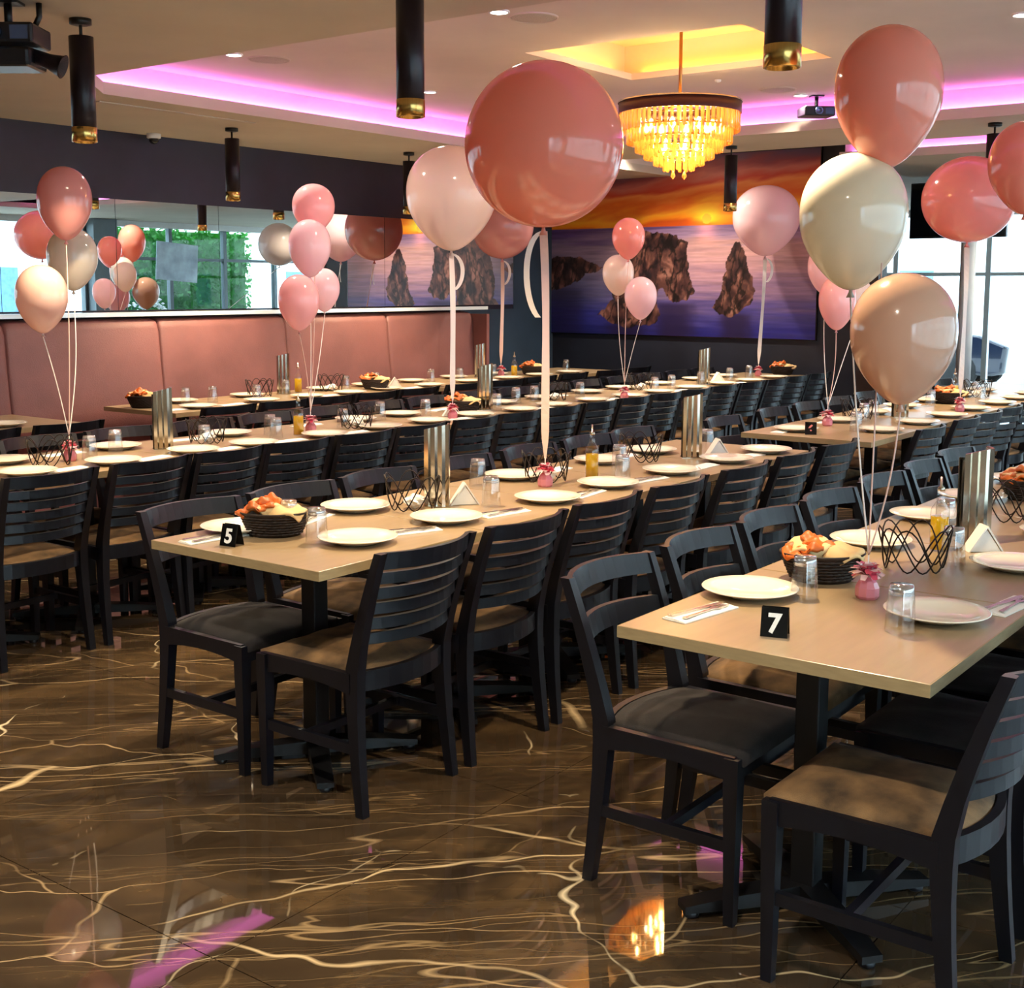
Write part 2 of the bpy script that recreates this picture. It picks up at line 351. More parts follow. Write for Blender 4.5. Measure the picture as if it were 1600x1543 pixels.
# LED strips lying on the lips
def led(name, a, b, m, label, group):
    return tag(obj(name, boxg(a, b), M[m]), label, 'led strip', group)
zl = CZ+LIP; e = .085
led('led_strip', (TX0+.3, TY1+e, zl), (TX1, TY1+e+.03, zl+.010), 'led', 'magenta glowing led strip in the ceiling tray along the mirror wall', 'magenta cove lights')
led('led_strip', (TX1+e, TY0, zl), (TX1+e+.03, TY1, zl+.010), 'led', 'magenta glowing led strip in the ceiling tray edge behind the chandelier', 'magenta cove lights')
led('led_strip', (TX0-e-.03, TY0, zl), (TX0-e, TY1-.4, zl+.010), 'led', 'magenta led strip hidden on the near lip of the large ceiling tray', 'magenta cove lights')
led('led_strip', (TX0, TY0-e-.03, zl), (TX1, TY0-e, zl+.010), 'led', 'magenta led strip on the window side lip of the large ceiling tray', 'magenta cove lights')
led('led_strip', (10.62+e, TY0, zl), (10.62+e+.03, 4.3, zl+.010), 'led', 'magenta led strip in the second, farther ceiling slot on the right', 'magenta cove lights')
z2 = IC+.04
led('amber_led_strip', (RX0-e-.03, RY0, z2), (RX0-e, RY1, z2+.008), 'amber', 'amber led strip on the near edge of the square recess over the chandelier', 'amber recess lights')
led('amber_led_strip', (RX1+e, RY0, z2), (RX1+e+.03, RY1, z2+.008), 'amber', 'amber led strip on the far edge of the square recess over the chandelier', 'amber recess lights')
led('amber_led_strip', (RX0, RY1+e, z2), (RX1, RY1+e+.03, z2+.008), 'amber', 'amber led strip on the mirror side of the square chandelier recess', 'amber recess lights')
led('amber_led_strip', (RX0, RY0-e-.03, z2), (RX1, RY0-e, z2+.008), 'amber', 'amber led strip on the window side of the square chandelier recess', 'amber recess lights')

# mirror along the left wall, in panels
mir = newmat('mirror_silver'); mb = mir[2]; mb.inputs['Metallic'].default_value = 1; mb.inputs['Roughness'].default_value = .0; mb.inputs['Base Color'].default_value = (.86, .9, .9, 1)
mi = thing('wall_mirror', 'long frameless mirror band above the rose banquette', 'mirror')
xs = [XB, -1.5, 0, 1.5, 3.2, 4.75, 5.67, 6.62, 7.58, 8.53, 9.5, 10.48]
for a, b in zip(xs, xs[1:]): obj('mirror_panel', boxg((a+.002, YW-.008, 1.375), (b-.002, YW-.001, 2.17)), mir[0], mi)
tag(obj('wall_ledge', boxg((XB, 7.455, 1.338), (9.62, YW-.001, 1.368)), M['ledge']), 'glossy white ledge between banquette back and mirror', 'ledge')

# banquette
bn = thing('banquette_seat', 'dusty rose upholstered banquette running along the mirror wall', 'banquette')
bx = [-1.0, .6, 2.1, 3.35, 4.56, 5.77, 7.0, 8.2, 9.40]
bx = [XB+.02]+bx
def pad(x0, x1, prof):
    """cushion: profile in (y,z) swept along x with soft ends"""
    secs = []
    cy_ = sum(p[0] for p in prof)/len(prof); cz_ = sum(p[1] for p in prof)/len(prof)
    for x, k in ((x0+.004, .93), (x0+.02, .99), (x0+.05, 1), (x1-.05, 1), (x1-.02, .99), (x1-.004, .93)):
        secs.append([(x, cy_+(y-cy_)*k, cz_+(z-cz_)*k) for y, z in prof])
    return G().sweep(secs, True)
bprof = [(7.38, .46), (7.41, .70), (7.44, 1.0), (7.46, 1.25), (7.48, 1.305), (7.56, 1.325), (7.70, 1.32), (7.74, .8), (7.72, .46)]
sprof = [(7.02, .30), (7.0, .38), (7.02, .44), (7.10, .465), (7.3, .47), (7.48, .46), (7.48, .30)]
for a, b in zip(bx, bx[1:]):
    obj('back_panel', pad(a, b, bprof), M['ban'], bn); obj('seat_cushion', pad(a, b, sprof), M['ban'], bn)
obj('plinth', boxg((XB+.02, 7.08, 0), (9.4, 7.78, .30)), M['ban'], bn)
obj('end_board', boxg((9.4, 7.3, 0), (9.44, 7.79, 1.3)), M['ban'], bn)

# ------------------------------------------------------------------ mural (printed picture)
def vnoise(x, y, seed=0):
    xi = np.floor(x).astype(int); yi = np.floor(y).astype(int); xf = x-xi; yf = y-yi
    h = lambda a, b: (np.sin(a*127.1+b*311.7+seed*74.7)*43758.5453) % 1
    u = xf*xf*(3-2*xf); v = yf*yf*(3-2*yf)
    return (h(xi, yi)*(1-u)+h(xi+1, yi)*u)*(1-v)+(h(xi, yi+1)*(1-u)+h(xi+1, yi+1)*u)*v
def fbm(x, y, seed=0, o=5):
    s = 0; a = .5
    for i in range(o): s = s+a*vnoise(x*2**i, y*2**i, seed+i); a *= .5
    return s
def inside(px, py, poly):
    r = np.zeros(px.shape, bool); n = len(poly); j = n-1
    for i in range(n):
        (xi, yi), (xj, yj) = poly[i], poly[j]
        c = ((yi > py) != (yj > py)) & (px < (xj-xi)*(py-yi)/((yj-yi)+1e-12)+xi); r ^= c; j = i
    return r
def mural():
    NX, NZ = 420, 250; Y0, Y1, Z0, Z1 = 7.79, 4.78, 1.07, 2.835
    yy, zz = np.meshgrid(np.linspace(Y0, Y1, NX), np.linspace(Z0, Z1, NZ))
    u = (Y0-yy)/(Y0-Y1); v = (zz-Z0)/(Z1-Z0)
    C = lambda r, g, b: np.array([r, g, b], float)/255
    def ramp(t, st):
        out = np.zeros(t.shape+(3,)); ts = [s[0] for s in st]
        for k in range(3): out[..., k] = np.interp(t, ts, [s[1][k] for s in st])
        return out
    hz = .615
    ts = np.clip((v-hz)/(1-hz), 0, 1)
    sw = fbm(u*3.2+v*2.5, v*9-u*3, 3)-.5; sw2 = fbm(u*5-v*4, v*16-u*6, 9)-.5
    tt = ts+sw*.5+sw2*.12-.10*(u-.3)*ts
    sky = ramp(np.clip(tt, 0, 1), [(0, C(206, 84, 20)), (.08, C(246, 148, 26)), (.2, C(250, 172, 44)), (.32, C(226, 106, 32)), (.42, C(236, 150, 74)), (.52, C(200, 70, 44)), (.64, C(196, 110, 96)), (.76, C(140, 64, 70)), (.88, C(96, 74, 104)), (1, C(84, 66, 98))])
    sun = np.exp(-(((u-.614)/.05)**2+((v-.655)/.05)**2)); sky += sun[..., None]*C(255, 200, 60)*.5
    disc = (((u-.614)*3.01)**2+((v-.652)*1.765)**2) < .05**2; sky[disc] = C(255, 214, 70)
    tw = np.clip(v/hz, 0, 1)
    wv = fbm(u*5+v*2, v*46, 21)-.5; wv2 = fbm(u*12, v*120, 5)-.5
    t3 = np.clip(tw+wv*.28, 0, 1)
    seaL = ramp(t3, [(0, C(24, 26, 92)), (.2, C(40, 42, 118)), (.4, C(72, 74, 116)), (.6, C(112, 104, 132)), (.8, C(136, 116, 140)), (.95, C(92, 66, 120)), (1, C(70, 44, 100))])
    seaR = ramp(t3, [(0, C(30, 30, 110)), (.2, C(70, 62, 124)), (.4, C(126, 98, 130)), (.6, C(170, 128, 138)), (.8, C(186, 142, 140)), (.93, C(150, 124, 156)), (1, C(116, 92, 140))])
    k = np.clip((u-.1)/.5, 0, 1)[..., None]; sea = seaL*(1-k)+seaR*k
    sea *= (1+wv2*.35)[..., None]
    gl = np.exp(-((u-.614)/.035)**2)*np.clip((v-.5)/.12, 0, 1); sea += gl[..., None]*C(200, 90, 70)*.5
    img = np.where((v > hz)[..., None], sky, sea)
    jy = (fbm(yy*14, zz*14, 40)-.5)*.07; jz = (fbm(yy*14, zz*14, 60)-.5)*.07
    isl = [(7.9, 1.848), (7.645, 1.88), (7.441, 1.864), (7.28, 1.809), (7.12, 1.742), (7.318, 1.69), (7.56, 1.576), (7.9, 1.46)]
    arch = [(7.193, 1.277), (7.075, 1.359), (7.014, 1.445), (7.04, 1.61), (6.966, 1.872), (6.815, 2.064), (6.642, 2.112), (6.441, 2.101), (6.294, 2.053), (6.214, 2.039), (6.148, 1.987), (6.129, 1.799), (6.105, 1.673), (6.058, 1.515), (6.1, 1.471), (6.171, 1.42), (6.243, 1.4), (6.354, 1.418), (6.408, 1.546), (6.467, 1.533), (6.486, 1.385), (6.446, 1.256), (6.535, 1.19), (6.8, 1.139), (7.033, 1.18)]
    stack = [(5.87, 1.36), (5.802, 1.423), (5.749, 1.548), (5.728, 1.795), (5.676, 1.918), (5.623, 1.99), (5.554, 1.946), (5.498, 1.854), (5.452, 1.671), (5.407, 1.518), (5.457, 1.395), (5.537, 1.333), (5.638, 1.257), (5.777, 1.286)]
    # dark water reflections under the rocks
    for (c, w, zb) in ((6.28, .22, 1.42), (6.85, .25, 1.2), (5.6, .17, 1.33), (7.6, .22, 1.55)):
        s = np.exp(-((yy-c+jy)/w)**4)*(zz < zb)*np.clip((zb-zz)/.05, 0, 1)*(.72 if c < 7 else .45)
        img = img*(1-s[..., None])+C(26, 16, 44)*s[..., None]
    rk = fbm(yy*16+fbm(yy*6, zz*6, 4)*3, zz*9, 77); ck = np.abs(fbm(yy*14+zz*3, zz*6-yy*2, 99)-.48)
    rock = ramp(np.clip((rk-.25)*2, 0, 1), [(0, C(30, 18, 22)), (.4, C(66, 40, 38)), (.7, C(98, 62, 54)), (1, C(140, 96, 84))])
    rock *= np.clip(ck*14, .35, 1)[..., None]
    for poly in (isl, arch, stack):
        m_ = inside(yy+jy, zz+jz, poly); img[m_] = rock[m_]
    img = np.clip(img, 0, 1); lin = np.where(img <= .04045, img/12.92, ((img+.055)/1.055)**2.4)
    x = XM-.03
    vs = np.stack([np.full(yy.size, x), yy.ravel(), zz.ravel()], 1)
    idx = np.arange(NX*NZ).reshape(NZ, NX)
    fs = np.stack([idx[:-1, :-1].ravel(), idx[1:, :-1].ravel(), idx[1:, 1:].ravel(), idx[:-1, 1:].ravel()], 1)
    me = bpy.data.meshes.new('print'); me.from_pydata(vs.tolist(), [], fs.tolist())
    ca = me.color_attributes.new('ink', 'FLOAT_COLOR', 'POINT'); buf = np.ones((NX*NZ, 4)); buf[:, :3] = lin.reshape(-1, 3); ca.data.foreach_set('color', buf.ravel())
    m, nt, b, out = newmat('printed_picture'); at_ = nt.nodes.new('ShaderNodeVertexColor'); at_.layer_name = 'ink'
    nt.links.new(at_.outputs[0], b.inputs['Base Color']); b.inputs['Roughness'].default_value = .35; me.materials.append(m)
    t = thing('sea_mural', 'large printed picture of sea rocks at an orange sunset on the dark end wall', 'mural')
    p = link('print', me, t)
    obj('panel_frame', boxg((XM-.028, 4.77, 1.06), (XM-.001, 7.795, 2.845)), M['black'], t)
mural()

# ------------------------------------------------------------------ glass fronts, exterior
def front(name, axis, pos, a0, a1, n, z0, z1, mul='frame', transom=None, skip=()):
    w = link(name, None); w['kind'] = 'structure'
    def bx_(l0, l1, zz0, zz1, d): 
        return boxg((l0, pos-d, zz0), (l1, pos+d, zz1)) if axis == 'x' else boxg((pos-d, l0, zz0), (pos+d, l1, zz1))
    st = (a1-a0)/n
    obj('sill', bx_(a0, a1, 0, z0, .06), M['white'], w); obj('header', bx_(a0, a1, z1, 3.2, .08), M['white'], w)
    for i in range(n+1):
        c = a0+st*i; obj('mullion', bx_(c-.035, c+.035, z0, z1, .045), M[mul], w)
    for i in range(n):
        obj('pane', bx_(a0+st*i+.035, a0+st*(i+1)-.035, z0, z1, .004), M['pane'], w)
        if transom: obj('transom', bx_(a0+st*i+.035, a0+st*(i+1)-.035, transom-.025, transom+.025, .035), M[mul], w)
    return w
front('window_1', 'x', YR, -2.0, 12.6, 9, .25, 2.55)
front('window_2', 'x', YR, 13.1, 18.0, 4, .25, 2.55, transom=2.02)
front('window_3', 'y', XF, -2.6, 7.8, 8, .25, 2.55, mul='wframe', transom=1.75)
struct('wall_right', boxg((XB, YR-.1, 0), (-2.0, YR+.1, 3.2)), M['wallb'])
struct('column_1', boxg((12.62, YR-.15, 0), (13.08, YR+.25, 3.2)), M['frame'])
struct('column_2', G().lathe([(.07, 0), (.07, 2.65)], 20, (12.2, 3.72)), M['wframe'])
struct('column_3', boxg((14.9, 5.9, 0), (15.2, 6.3, 2.65)), M['dark'])
struct('trim_1', boxg((XM-.01, 4.20, 0), (XM+.2, 4.38, 2.65)), M['dark'])
struct('ground', boxg((-20, -40, -.3), (60, 60, -.13)), M['pave'])
def building(loc, w, h, d, nx_, nz_, label, rz):
    t = thing('pale_building', label, 'building', loc, rz)
    obj('wall', boxg((-w/2, 0, 0), (w/2, d, h)), M['bwhite'], t); obj('cornice', boxg((-w/2-.2, -.25, h), (w/2+.2, d+.2, h+.3)), M['white'], t)
    g = boxg((-.6, -.05, 0), (.6, .02, 1.3)).mesh('window', M['wframe']); p = boxg((-.52, -.07, .07), (.52, -.04, 1.23)).mesh('pane', M['bwin'])
    for i in range(nx_):
        for k in range(nz_):
            o = link('window', g, t, (-w/2+(i+.5)*w/nx_, 0, .9+k*3.0)); link('pane', p, o)
building((9, -13, -.13), 40, 7, 4, 12, 2, 'pale rendered building across the street beside the side windows', PI)
building((32, 6, -.13), 34, 7, 4, 10, 2, 'pale rendered building opposite the far glass front', -PI/2)
# hedge wall seen in the mirror
hd = thing('green_hedge', 'dense green leafy hedge behind the side glass front, seen in the mirror', 'hedge', (15.4, -3.9, -.13))
obj('hedge_core', boxg((-1.8, -.1, 0), (1.7, .12, 2.7)), M['leaf'], hd)
lv = G()
for i in range(3800):
    x, z = rnd.uniform(-1.85, 1.75), rnd.uniform(.3, 2.85); y = .12+rnd.uniform(0, .14); s = rnd.uniform(.03, .07); a = rnd.uniform(0, 2*PI); tl = rnd.uniform(-.8, .8)
    ux, uz = math.cos(a)*s, math.sin(a)*s; vx, vz = -math.sin(a)*s*.45, math.cos(a)*s*.45
    lv.add([(x-ux, y, z-uz), (x+vx, y+tl*s, z+vz), (x+ux, y+.4*s, z+uz), (x-vx, y-tl*s, z-vz)], [(0, 1, 2, 3)])
fo = obj('foliage', lv, M['leaf'], hd); fo['kind'] = 'stuff'
ps = thing('window_poster', 'pale blue grey poster hanging on the glass before the hedge', 'poster', (14.42, YR+.06, 1.64))
psm = mat('poster_print', srgb(196, 212, 240), .4, var=.4, scale=4)
obj('sheet', G().box((-.45, -.004, 0), (.45, .004, .66)), psm, ps); ps.rotation_euler = (0, math.radians(4), 0)
fw = thing('white_flowers', 'white blossoms growing in front of the green hedge', 'flowers', (14.5, -3.5, -.13))
g = G()
for i in range(46):
    x, z, r = rnd.gauss(0, .22), 1.35+rnd.gauss(0, .1), rnd.uniform(.03, .06); g.lathe([(0.001, z-r*.6), (r, z), (0.001, z+r*.5)], 6, (x, rnd.uniform(-.1, .1)), cap=False)
b_ = obj('blossoms', g, M['flower'], fw); b_['kind'] = 'stuff'
obj('stems', G().tube([(0, 0, 0), (.03, 0, .7), (0, 0, 1.35)], .012).tube([(0, 0, .5), (-.12, 0, 1.0), (-.2, 0, 1.35)], .008).tube([(0, 0, .5), (.12, 0, 1.0), (.2, 0, 1.35)], .008), M['leaf'], fw)
# parked car beyond the far glass
cr_t = thing('parked_car', 'dark blue parked car outside the far glass front', 'car', (22.0, 7.9, -.13), PI/2)
cp_prof = [(-2.1, .3), (-2.15, .75), (-1.7, .92), (-1.1, 1.0), (-.6, 1.42), (.7, 1.45), (1.4, 1.02), (2.05, .85), (2.15, .4), (1.9, .28), (-1.9, .26)]
obj('body', G().sweep([[(x*.98, -.86, z) for x, z in cp_prof], [(x, -.8, z) for x, z in cp_prof], [(x, .8, z) for x, z in cp_prof], [(x*.98, .86, z) for x, z in cp_prof]]), M['car'], cr_t, bevel=.04)
for s in (-1, 1): obj('side_glass', G().add([(-1.0, s*.875, 1.0), (-.6, s*.87, 1.36), (.65, s*.87, 1.38), (1.2, s*.875, 1.02)], [(0, 1, 2, 3) if s > 0 else (3, 2, 1, 0)]), M['bwin'], cr_t)
for x in (-1.35, 1.3):
    for s in (-.8, .8): obj('wheel', G().lathe([(.12, -.1), (.3, -.1), (.32, 0), (.3, .1), (.12, .1)], 20), M['tire'], cr_t, (x, s, .32)).rotation_euler = (PI/2, 0, 0)

# ================================================================== CEILING FIXTURES
def spot(parent, z, power, col, size=1.9, blend=.6, r=.03):
    l = bpy.data.lights.new('spot', 'SPOT'); l.energy = power; l.color = col; l.spot_size = size; l.spot_blend = blend; l.shadow_soft_size = r
    o = bpy.data.objects.new('light', l); COL.objects.link(o); o.parent = parent; o.location = (0, 0, z); return o
pd = thing('pendant_lamp', '', 'lamp')
obj('ceiling_plate', G().lathe([(.045, 0), (.045, -.022), (.03, -.026)], 24), M['iron'], pd)
obj('stem', G().lathe([(.007, -.02), (.007, -.07)], 8), M['iron'], pd)
obj('tube_shade', G().lathe([(.0, -.07), (.05, -.072), (.05, -.45), (.046, -.452)], 32), M['tube'], pd)
pc = obj('brass_collar', G().lathe([(.05, -.44), (.0515, -.442), (.0515, -.50), (.046, -.502), (.044, -.485), (.0, -.485)], 32), M['brass'], pd); pc['label'] = 'brass end collar'
obj('lamp_lens', G().lathe([(.0, -.487), (.038, -.487)], 20, cap=False), M['lamp'], pd)
spot(pd, -.51, PEND_W, (1, .78, .50), 2.0, .7, .035)
PP = Proto(pd); GP = 'black tubular ceiling pendants with brass ends'
for (x, y), lb in zip([(3.26, 4.67), (6.06, 6.97), (7.98, 7.01), (9.08, 4.63), (8.84, 2.56), (3.46, 3.03), (3.29, 1.53)],
    ['black tube pendant beside the black projector at the upper left', 'black tube pendant before the plum wall above the mirror', 'black tube pendant half hidden behind the big white balloon',
     'black tube pendant in front of the sunset mural, beside the chandelier', 'black tube pendant at the far right near the white window column', 'large black tube pendant cut by the top edge, over the second table row', 'large black tube pendant nearest the camera, over the nearest table']):
    PP.put((x, y, CZ), 0, lb, GP)
# recessed downlights
dl = thing('recessed_downlight', '', 'ceiling light')
obj('trim_ring', G().lathe([(.05, -.001), (.052, -.008), (.042, -.01), (.04, -.001)], 24, cap=False), M['white'], dl)
obj('lens', G().lathe([(.0, -.006), (.04, -.006)], 20, cap=False), M['dl'], dl)
spot(dl, -.02, SPOT_W, (1, .86, .68), 2.5, .8, .04)
DP = Proto(dl); GD = 'recessed ceiling downlights'
for x, y, z, lb in [(4.96, 5.67, IC, 'small bright recessed downlight in the tray near its pink left corner'), (4.95, 3.77, IC, 'small bright recessed downlight at the top edge between two pendants'),
    (6.66, 5.66, IC, 'small bright recessed downlight beside the brass end of the central pendant'), (8.24, 3.69, IC, 'bright recessed downlight above the small ceiling projector'),
    (6.47, 1.77, IC, 'bright recessed downlight in the upper right corner of the photo'),
    (1.2, 1.0, CZ, 'added unseen downlight in the near soffit above the front aisle'), (1.2, 3.6, CZ, 'added unseen downlight in the near soffit before the second row'), (1.0, 6.0, CZ, 'added unseen downlight in the near soffit by the banquette'),  # extra fixtures out of view, added to light the room
    (-1.2, 1.0, CZ, 'added unseen downlight in the soffit behind the camera, window side'), (-1.2, 4.5, CZ, 'added unseen downlight in the soffit behind the camera, mirror side'), (10.1, 1.5, IC, 'added unseen downlight in the far ceiling slot'), (10.1, 5.7, IC, 'added hidden downlight washing the right of the mural'), (10.1, 6.2, IC, 'added hidden downlight washing the middle of the mural'),  # added out of view: fill behind camera and in slot, washers brightening the mural
    (12.6, 2.6, CZ, 'added unseen downlight in the far bay ceiling')]:  # unseen too, added as room fill
    DP.put((x, y, z), 0, lb, GD)
sg = thing('ceiling_speaker', '', 'speaker'); obj('grille', G().lathe([(.0, -.006), (.10, -.006), (.112, -.004), (.115, 0)], 32, cap=False), M['grille'], sg); obj('rim', G().lathe([(.112, 0), (.118, -.008), (.124, 0)], 32, cap=False), M['ceil2'], sg)
SP = Proto(sg)
for x, y, lb in [(5.19, 5.63, 'round flush ceiling speaker beside the leftmost downlight'), (5.16, 3.72, 'round flush ceiling speaker near the top centre'), (7.94, 3.72, 'round flush ceiling speaker beyond the amber recess')]:
    SP.put((x, y, IC), 0, lb, 'flush round ceiling speakers')
tag(obj('linear_vent', boxg((4.72, 6.60, CZ-.006), (5.95, 6.66, CZ)), M['grille']), 'thin linear air slot in the soffit beside the left pendant', 'vent')
sm = thing('smoke_sensor', 'tiny round sensor on the ceiling behind the amber recess', 'sensor', (7.36, 3.86, IC)); obj('dome', G().lathe([(.022, 0), (.02, -.012), (.0, -.018)], 16), M['white'], sm)
sc_ = thing('security_camera', 'small white dome camera where soffit meets the plum wall', 'camera', (5.95, 7.69, CZ))
obj('mount', G().lathe([(.05, 0), (.05, -.03), (.04, -.035)], 20), M['white'], sc_); obj('dome', G().lathe([(.036, -.034), (.034, -.055), (.02, -.07), (0, -.075)], 20), M['black'], sc_)
# projectors
def projector(loc, rz, s, label, big):
    t = thing('ceiling_projector', label, 'projector', loc, rz); t.scale = (s, s, s)
    obj('housing', boxg((-.15, -.12, -.20), (.15, .12, -.11)), M['plastic'], t, bevel=.012)
    obj('ceiling_bracket', G().box((-.06, -.05, -.012), (.06, .05, 0)).tube([(0, 0, -.01), (0, 0, -.11)], .018, 10), M['iron'], t)
    l = obj('lens', G().lathe([(.036, 0), (.036, .03), (.028, .032), (.02, .022), (0, .02)], 20), M['lens'], t, (-.02, -.12, -.155)); l.rotation_euler = (PI/2, 0, 0)
    obj('vent_grille', G().box((.05, -.124, -.185), (.13, -.119, -.125)), M['lens'], t)
    if big:
        for sx in (-.12, .13): obj('arm', G().tube([(sx, .03, 0), (sx, .03, -.06), (sx*.8, .02, -.12)], .014, 8), M['iron'], t)
        obj('speaker_horn', G().lathe([(.03, -.1), (.035, 0), (.05, .06), (.055, .065), (.0, .03)], 20), M['tube'], t, (.19, -.03, -.27)).rotation_euler = (0, PI/2+.35, 0)
        obj('lower_housing', boxg((-.22, -.11, -.30), (.13, .12, -.21)), M['plastic'], t, bevel=.02)
projector((2.90, 4.62, CZ), YAW-PI/2, .86, 'black projector with cradle on the soffit, cut by the left edge', True)
projector((8.35, 3.62, IC), YAW-PI/2+.1, .72, 'small black projector on the tray ceiling beside the pink cove', False)
# chandelier
ch = thing('crystal_chandelier', 'round tiered amber crystal chandelier with dark band hanging by a thin rod', 'chandelier', (6.45, 3.62, 0))
RR = .34; zt = 2.59
obj('hanging_rod', G().tube([(0, 0, 3.1), (0, 0, 2.5)], .010, 10), M['rod'], ch); obj('ceiling_canopy', G().lathe([(.055, 3.10), (.05, 3.08), (.012, 3.06)], 20), M['rod'], ch)
obj('rim_band', G().lathe([(RR+.008, zt-.06), (RR+.008, zt), (RR-.004, zt), (RR-.004, zt-.06), (RR+.008, zt-.06)], 64, cap=False), M['rim'], ch)
obj('top_rim', G().lathe([(RR+.012, zt), (RR+.012, zt+.008), (RR-.01, zt+.008), (RR-.01, zt), (RR+.012, zt)], 64, cap=False), M['steel'], ch)
sp_ = G()
for k in range(6): a = k*PI/3; sp_.tube([(0, 0, zt-.01), (math.cos(a)*RR, math.sin(a)*RR, zt-.02)], .006)
obj('frame_spokes', sp_, M['rod'], ch)
def prism(L, w):
    return G().sweep([[(-w, -w*.6, -.0), (w, -w*.6, 0), (w*.8, w*.6, 0), (-w*.8, w*.6, 0)], [(-w, -w*.6, -L*.93), (w, -w*.6, -L*.93), (w*.8, w*.6, -L*.93), (-w*.8, w*.6, -L*.93)], [(-w*.5, -w*.3, -L), (w*.5, -w*.3, -L), (w*.4, w*.3, -L), (-w*.4, w*.3, -L)]]).mesh('crystal_prism', M['crystal'])
tiers = [(RR-.004, zt-.055, 64, .105), (.295, zt-.135, 54, .09), (.245, zt-.195, 44, .075), (.195, zt-.24, 34, .07), (.14, zt-.28, 24, .065), (.085, zt-.31, 14, .065)]
for ti, (r, z, n, L) in enumerate(tiers):
    me = prism(L, .0098)
    obj('tier_ring', G().lathe([(r+.004, z-.004), (r+.004, z+.004), (r-.004, z+.004), (r-.004, z-.004), (r+.004, z-.004)], 48, cap=False), M['rod'], ch)
    for k in range(n):
        a = 2*PI*k/n; o = link('crystal_prism', me, ch, (r*math.cos(a), r*math.sin(a), z-.004), a+PI/2+rnd.uniform(-.2, .2))
for k in range(2): obj('crystal_drop', G().lathe([(0.001, 0), (.013, -.025), (.014, -.035), (.001, -.05)], 10), M['crystal'], ch, (-.03+.06*k, .02-.04*k, zt-.375))
for r, z, n in ((.19, zt-.13, 8), (.10, zt-.24, 5)):
    for k in range(n):
        a = 2*PI*k/n+.3; obj('bulb', G().lathe([(0.001, -.03), (.016, -.015), (.018, .005), (.008, .03), (0.001, .035)], 12), M['bulb'], ch, (r*math.cos(a), r*math.sin(a), z))
for z in (zt-.12, zt-.27):
    l = bpy.data.lights.new('glow', 'POINT'); l.energy = 6.5; l.color = (1, .60, .22); l.shadow_soft_size = .06
    o = bpy.data.objects.new('light', l); COL.objects.link(o); o.parent = ch; o.location = (0, 0, z)
# televisions in the far right bay
def tv(loc, rz, w, h, label):
    t = thing('hanging_television', label, 'television', loc, rz)
    obj('bezel', boxg((-w/2, -.03, -h), (w/2, .03, 0)), M['plastic'], t, bevel=.006); obj('screen', boxg((-w/2+.015, -.033, -h+.02), (w/2-.015, -.03, -.015)), M['screen'], t)
    obj('pole', G().tube([(0, .05, 0.04), (0, .05, -h*.4)], .02, 10).box((-.1, .03, -h*.6), (.1, .06, -h*.3)), M['iron'], t)
tv((12.8, 4.02, 2.60), -PI/2, .95, .55, 'black television hanging in the right bay behind the grey and coral balloons')
# ================================================================== FURNITURE
def bez(p, n=8):
    p = [Vector(q) for q in p]; out = []
    for i in range(n+1):
        t = i/n; q = list(p)
        while len(q) > 1: q = [q[k].lerp(q[k+1], t) for k in range(len(q)-1)]
        out.append(q[0])
    return out
def post(pts, hw, hd):
    """rectangular member through pts: hw half-width (x), hd half-depth (y), lists allowed"""
    secs = []
    for i, p in enumerate(pts):
        w = hw[i] if isinstance(hw, (list, tuple)) else hw; d = hd[i] if isinstance(hd, (list, tuple)) else hd
        secs.append([(p[0]-w, p[1]-d, p[2]), (p[0]+w, p[1]-d, p[2]), (p[0]+w, p[1]+d, p[2]), (p[0]-w, p[1]+d, p[2])])
    return G().sweep(secs)
def back_y(z):   # lean of the back post
    return -.205-.115*((z-.42)/.38)**1.25 if z > .42 else -.205-.035*((.42-z)/.42)**1.6
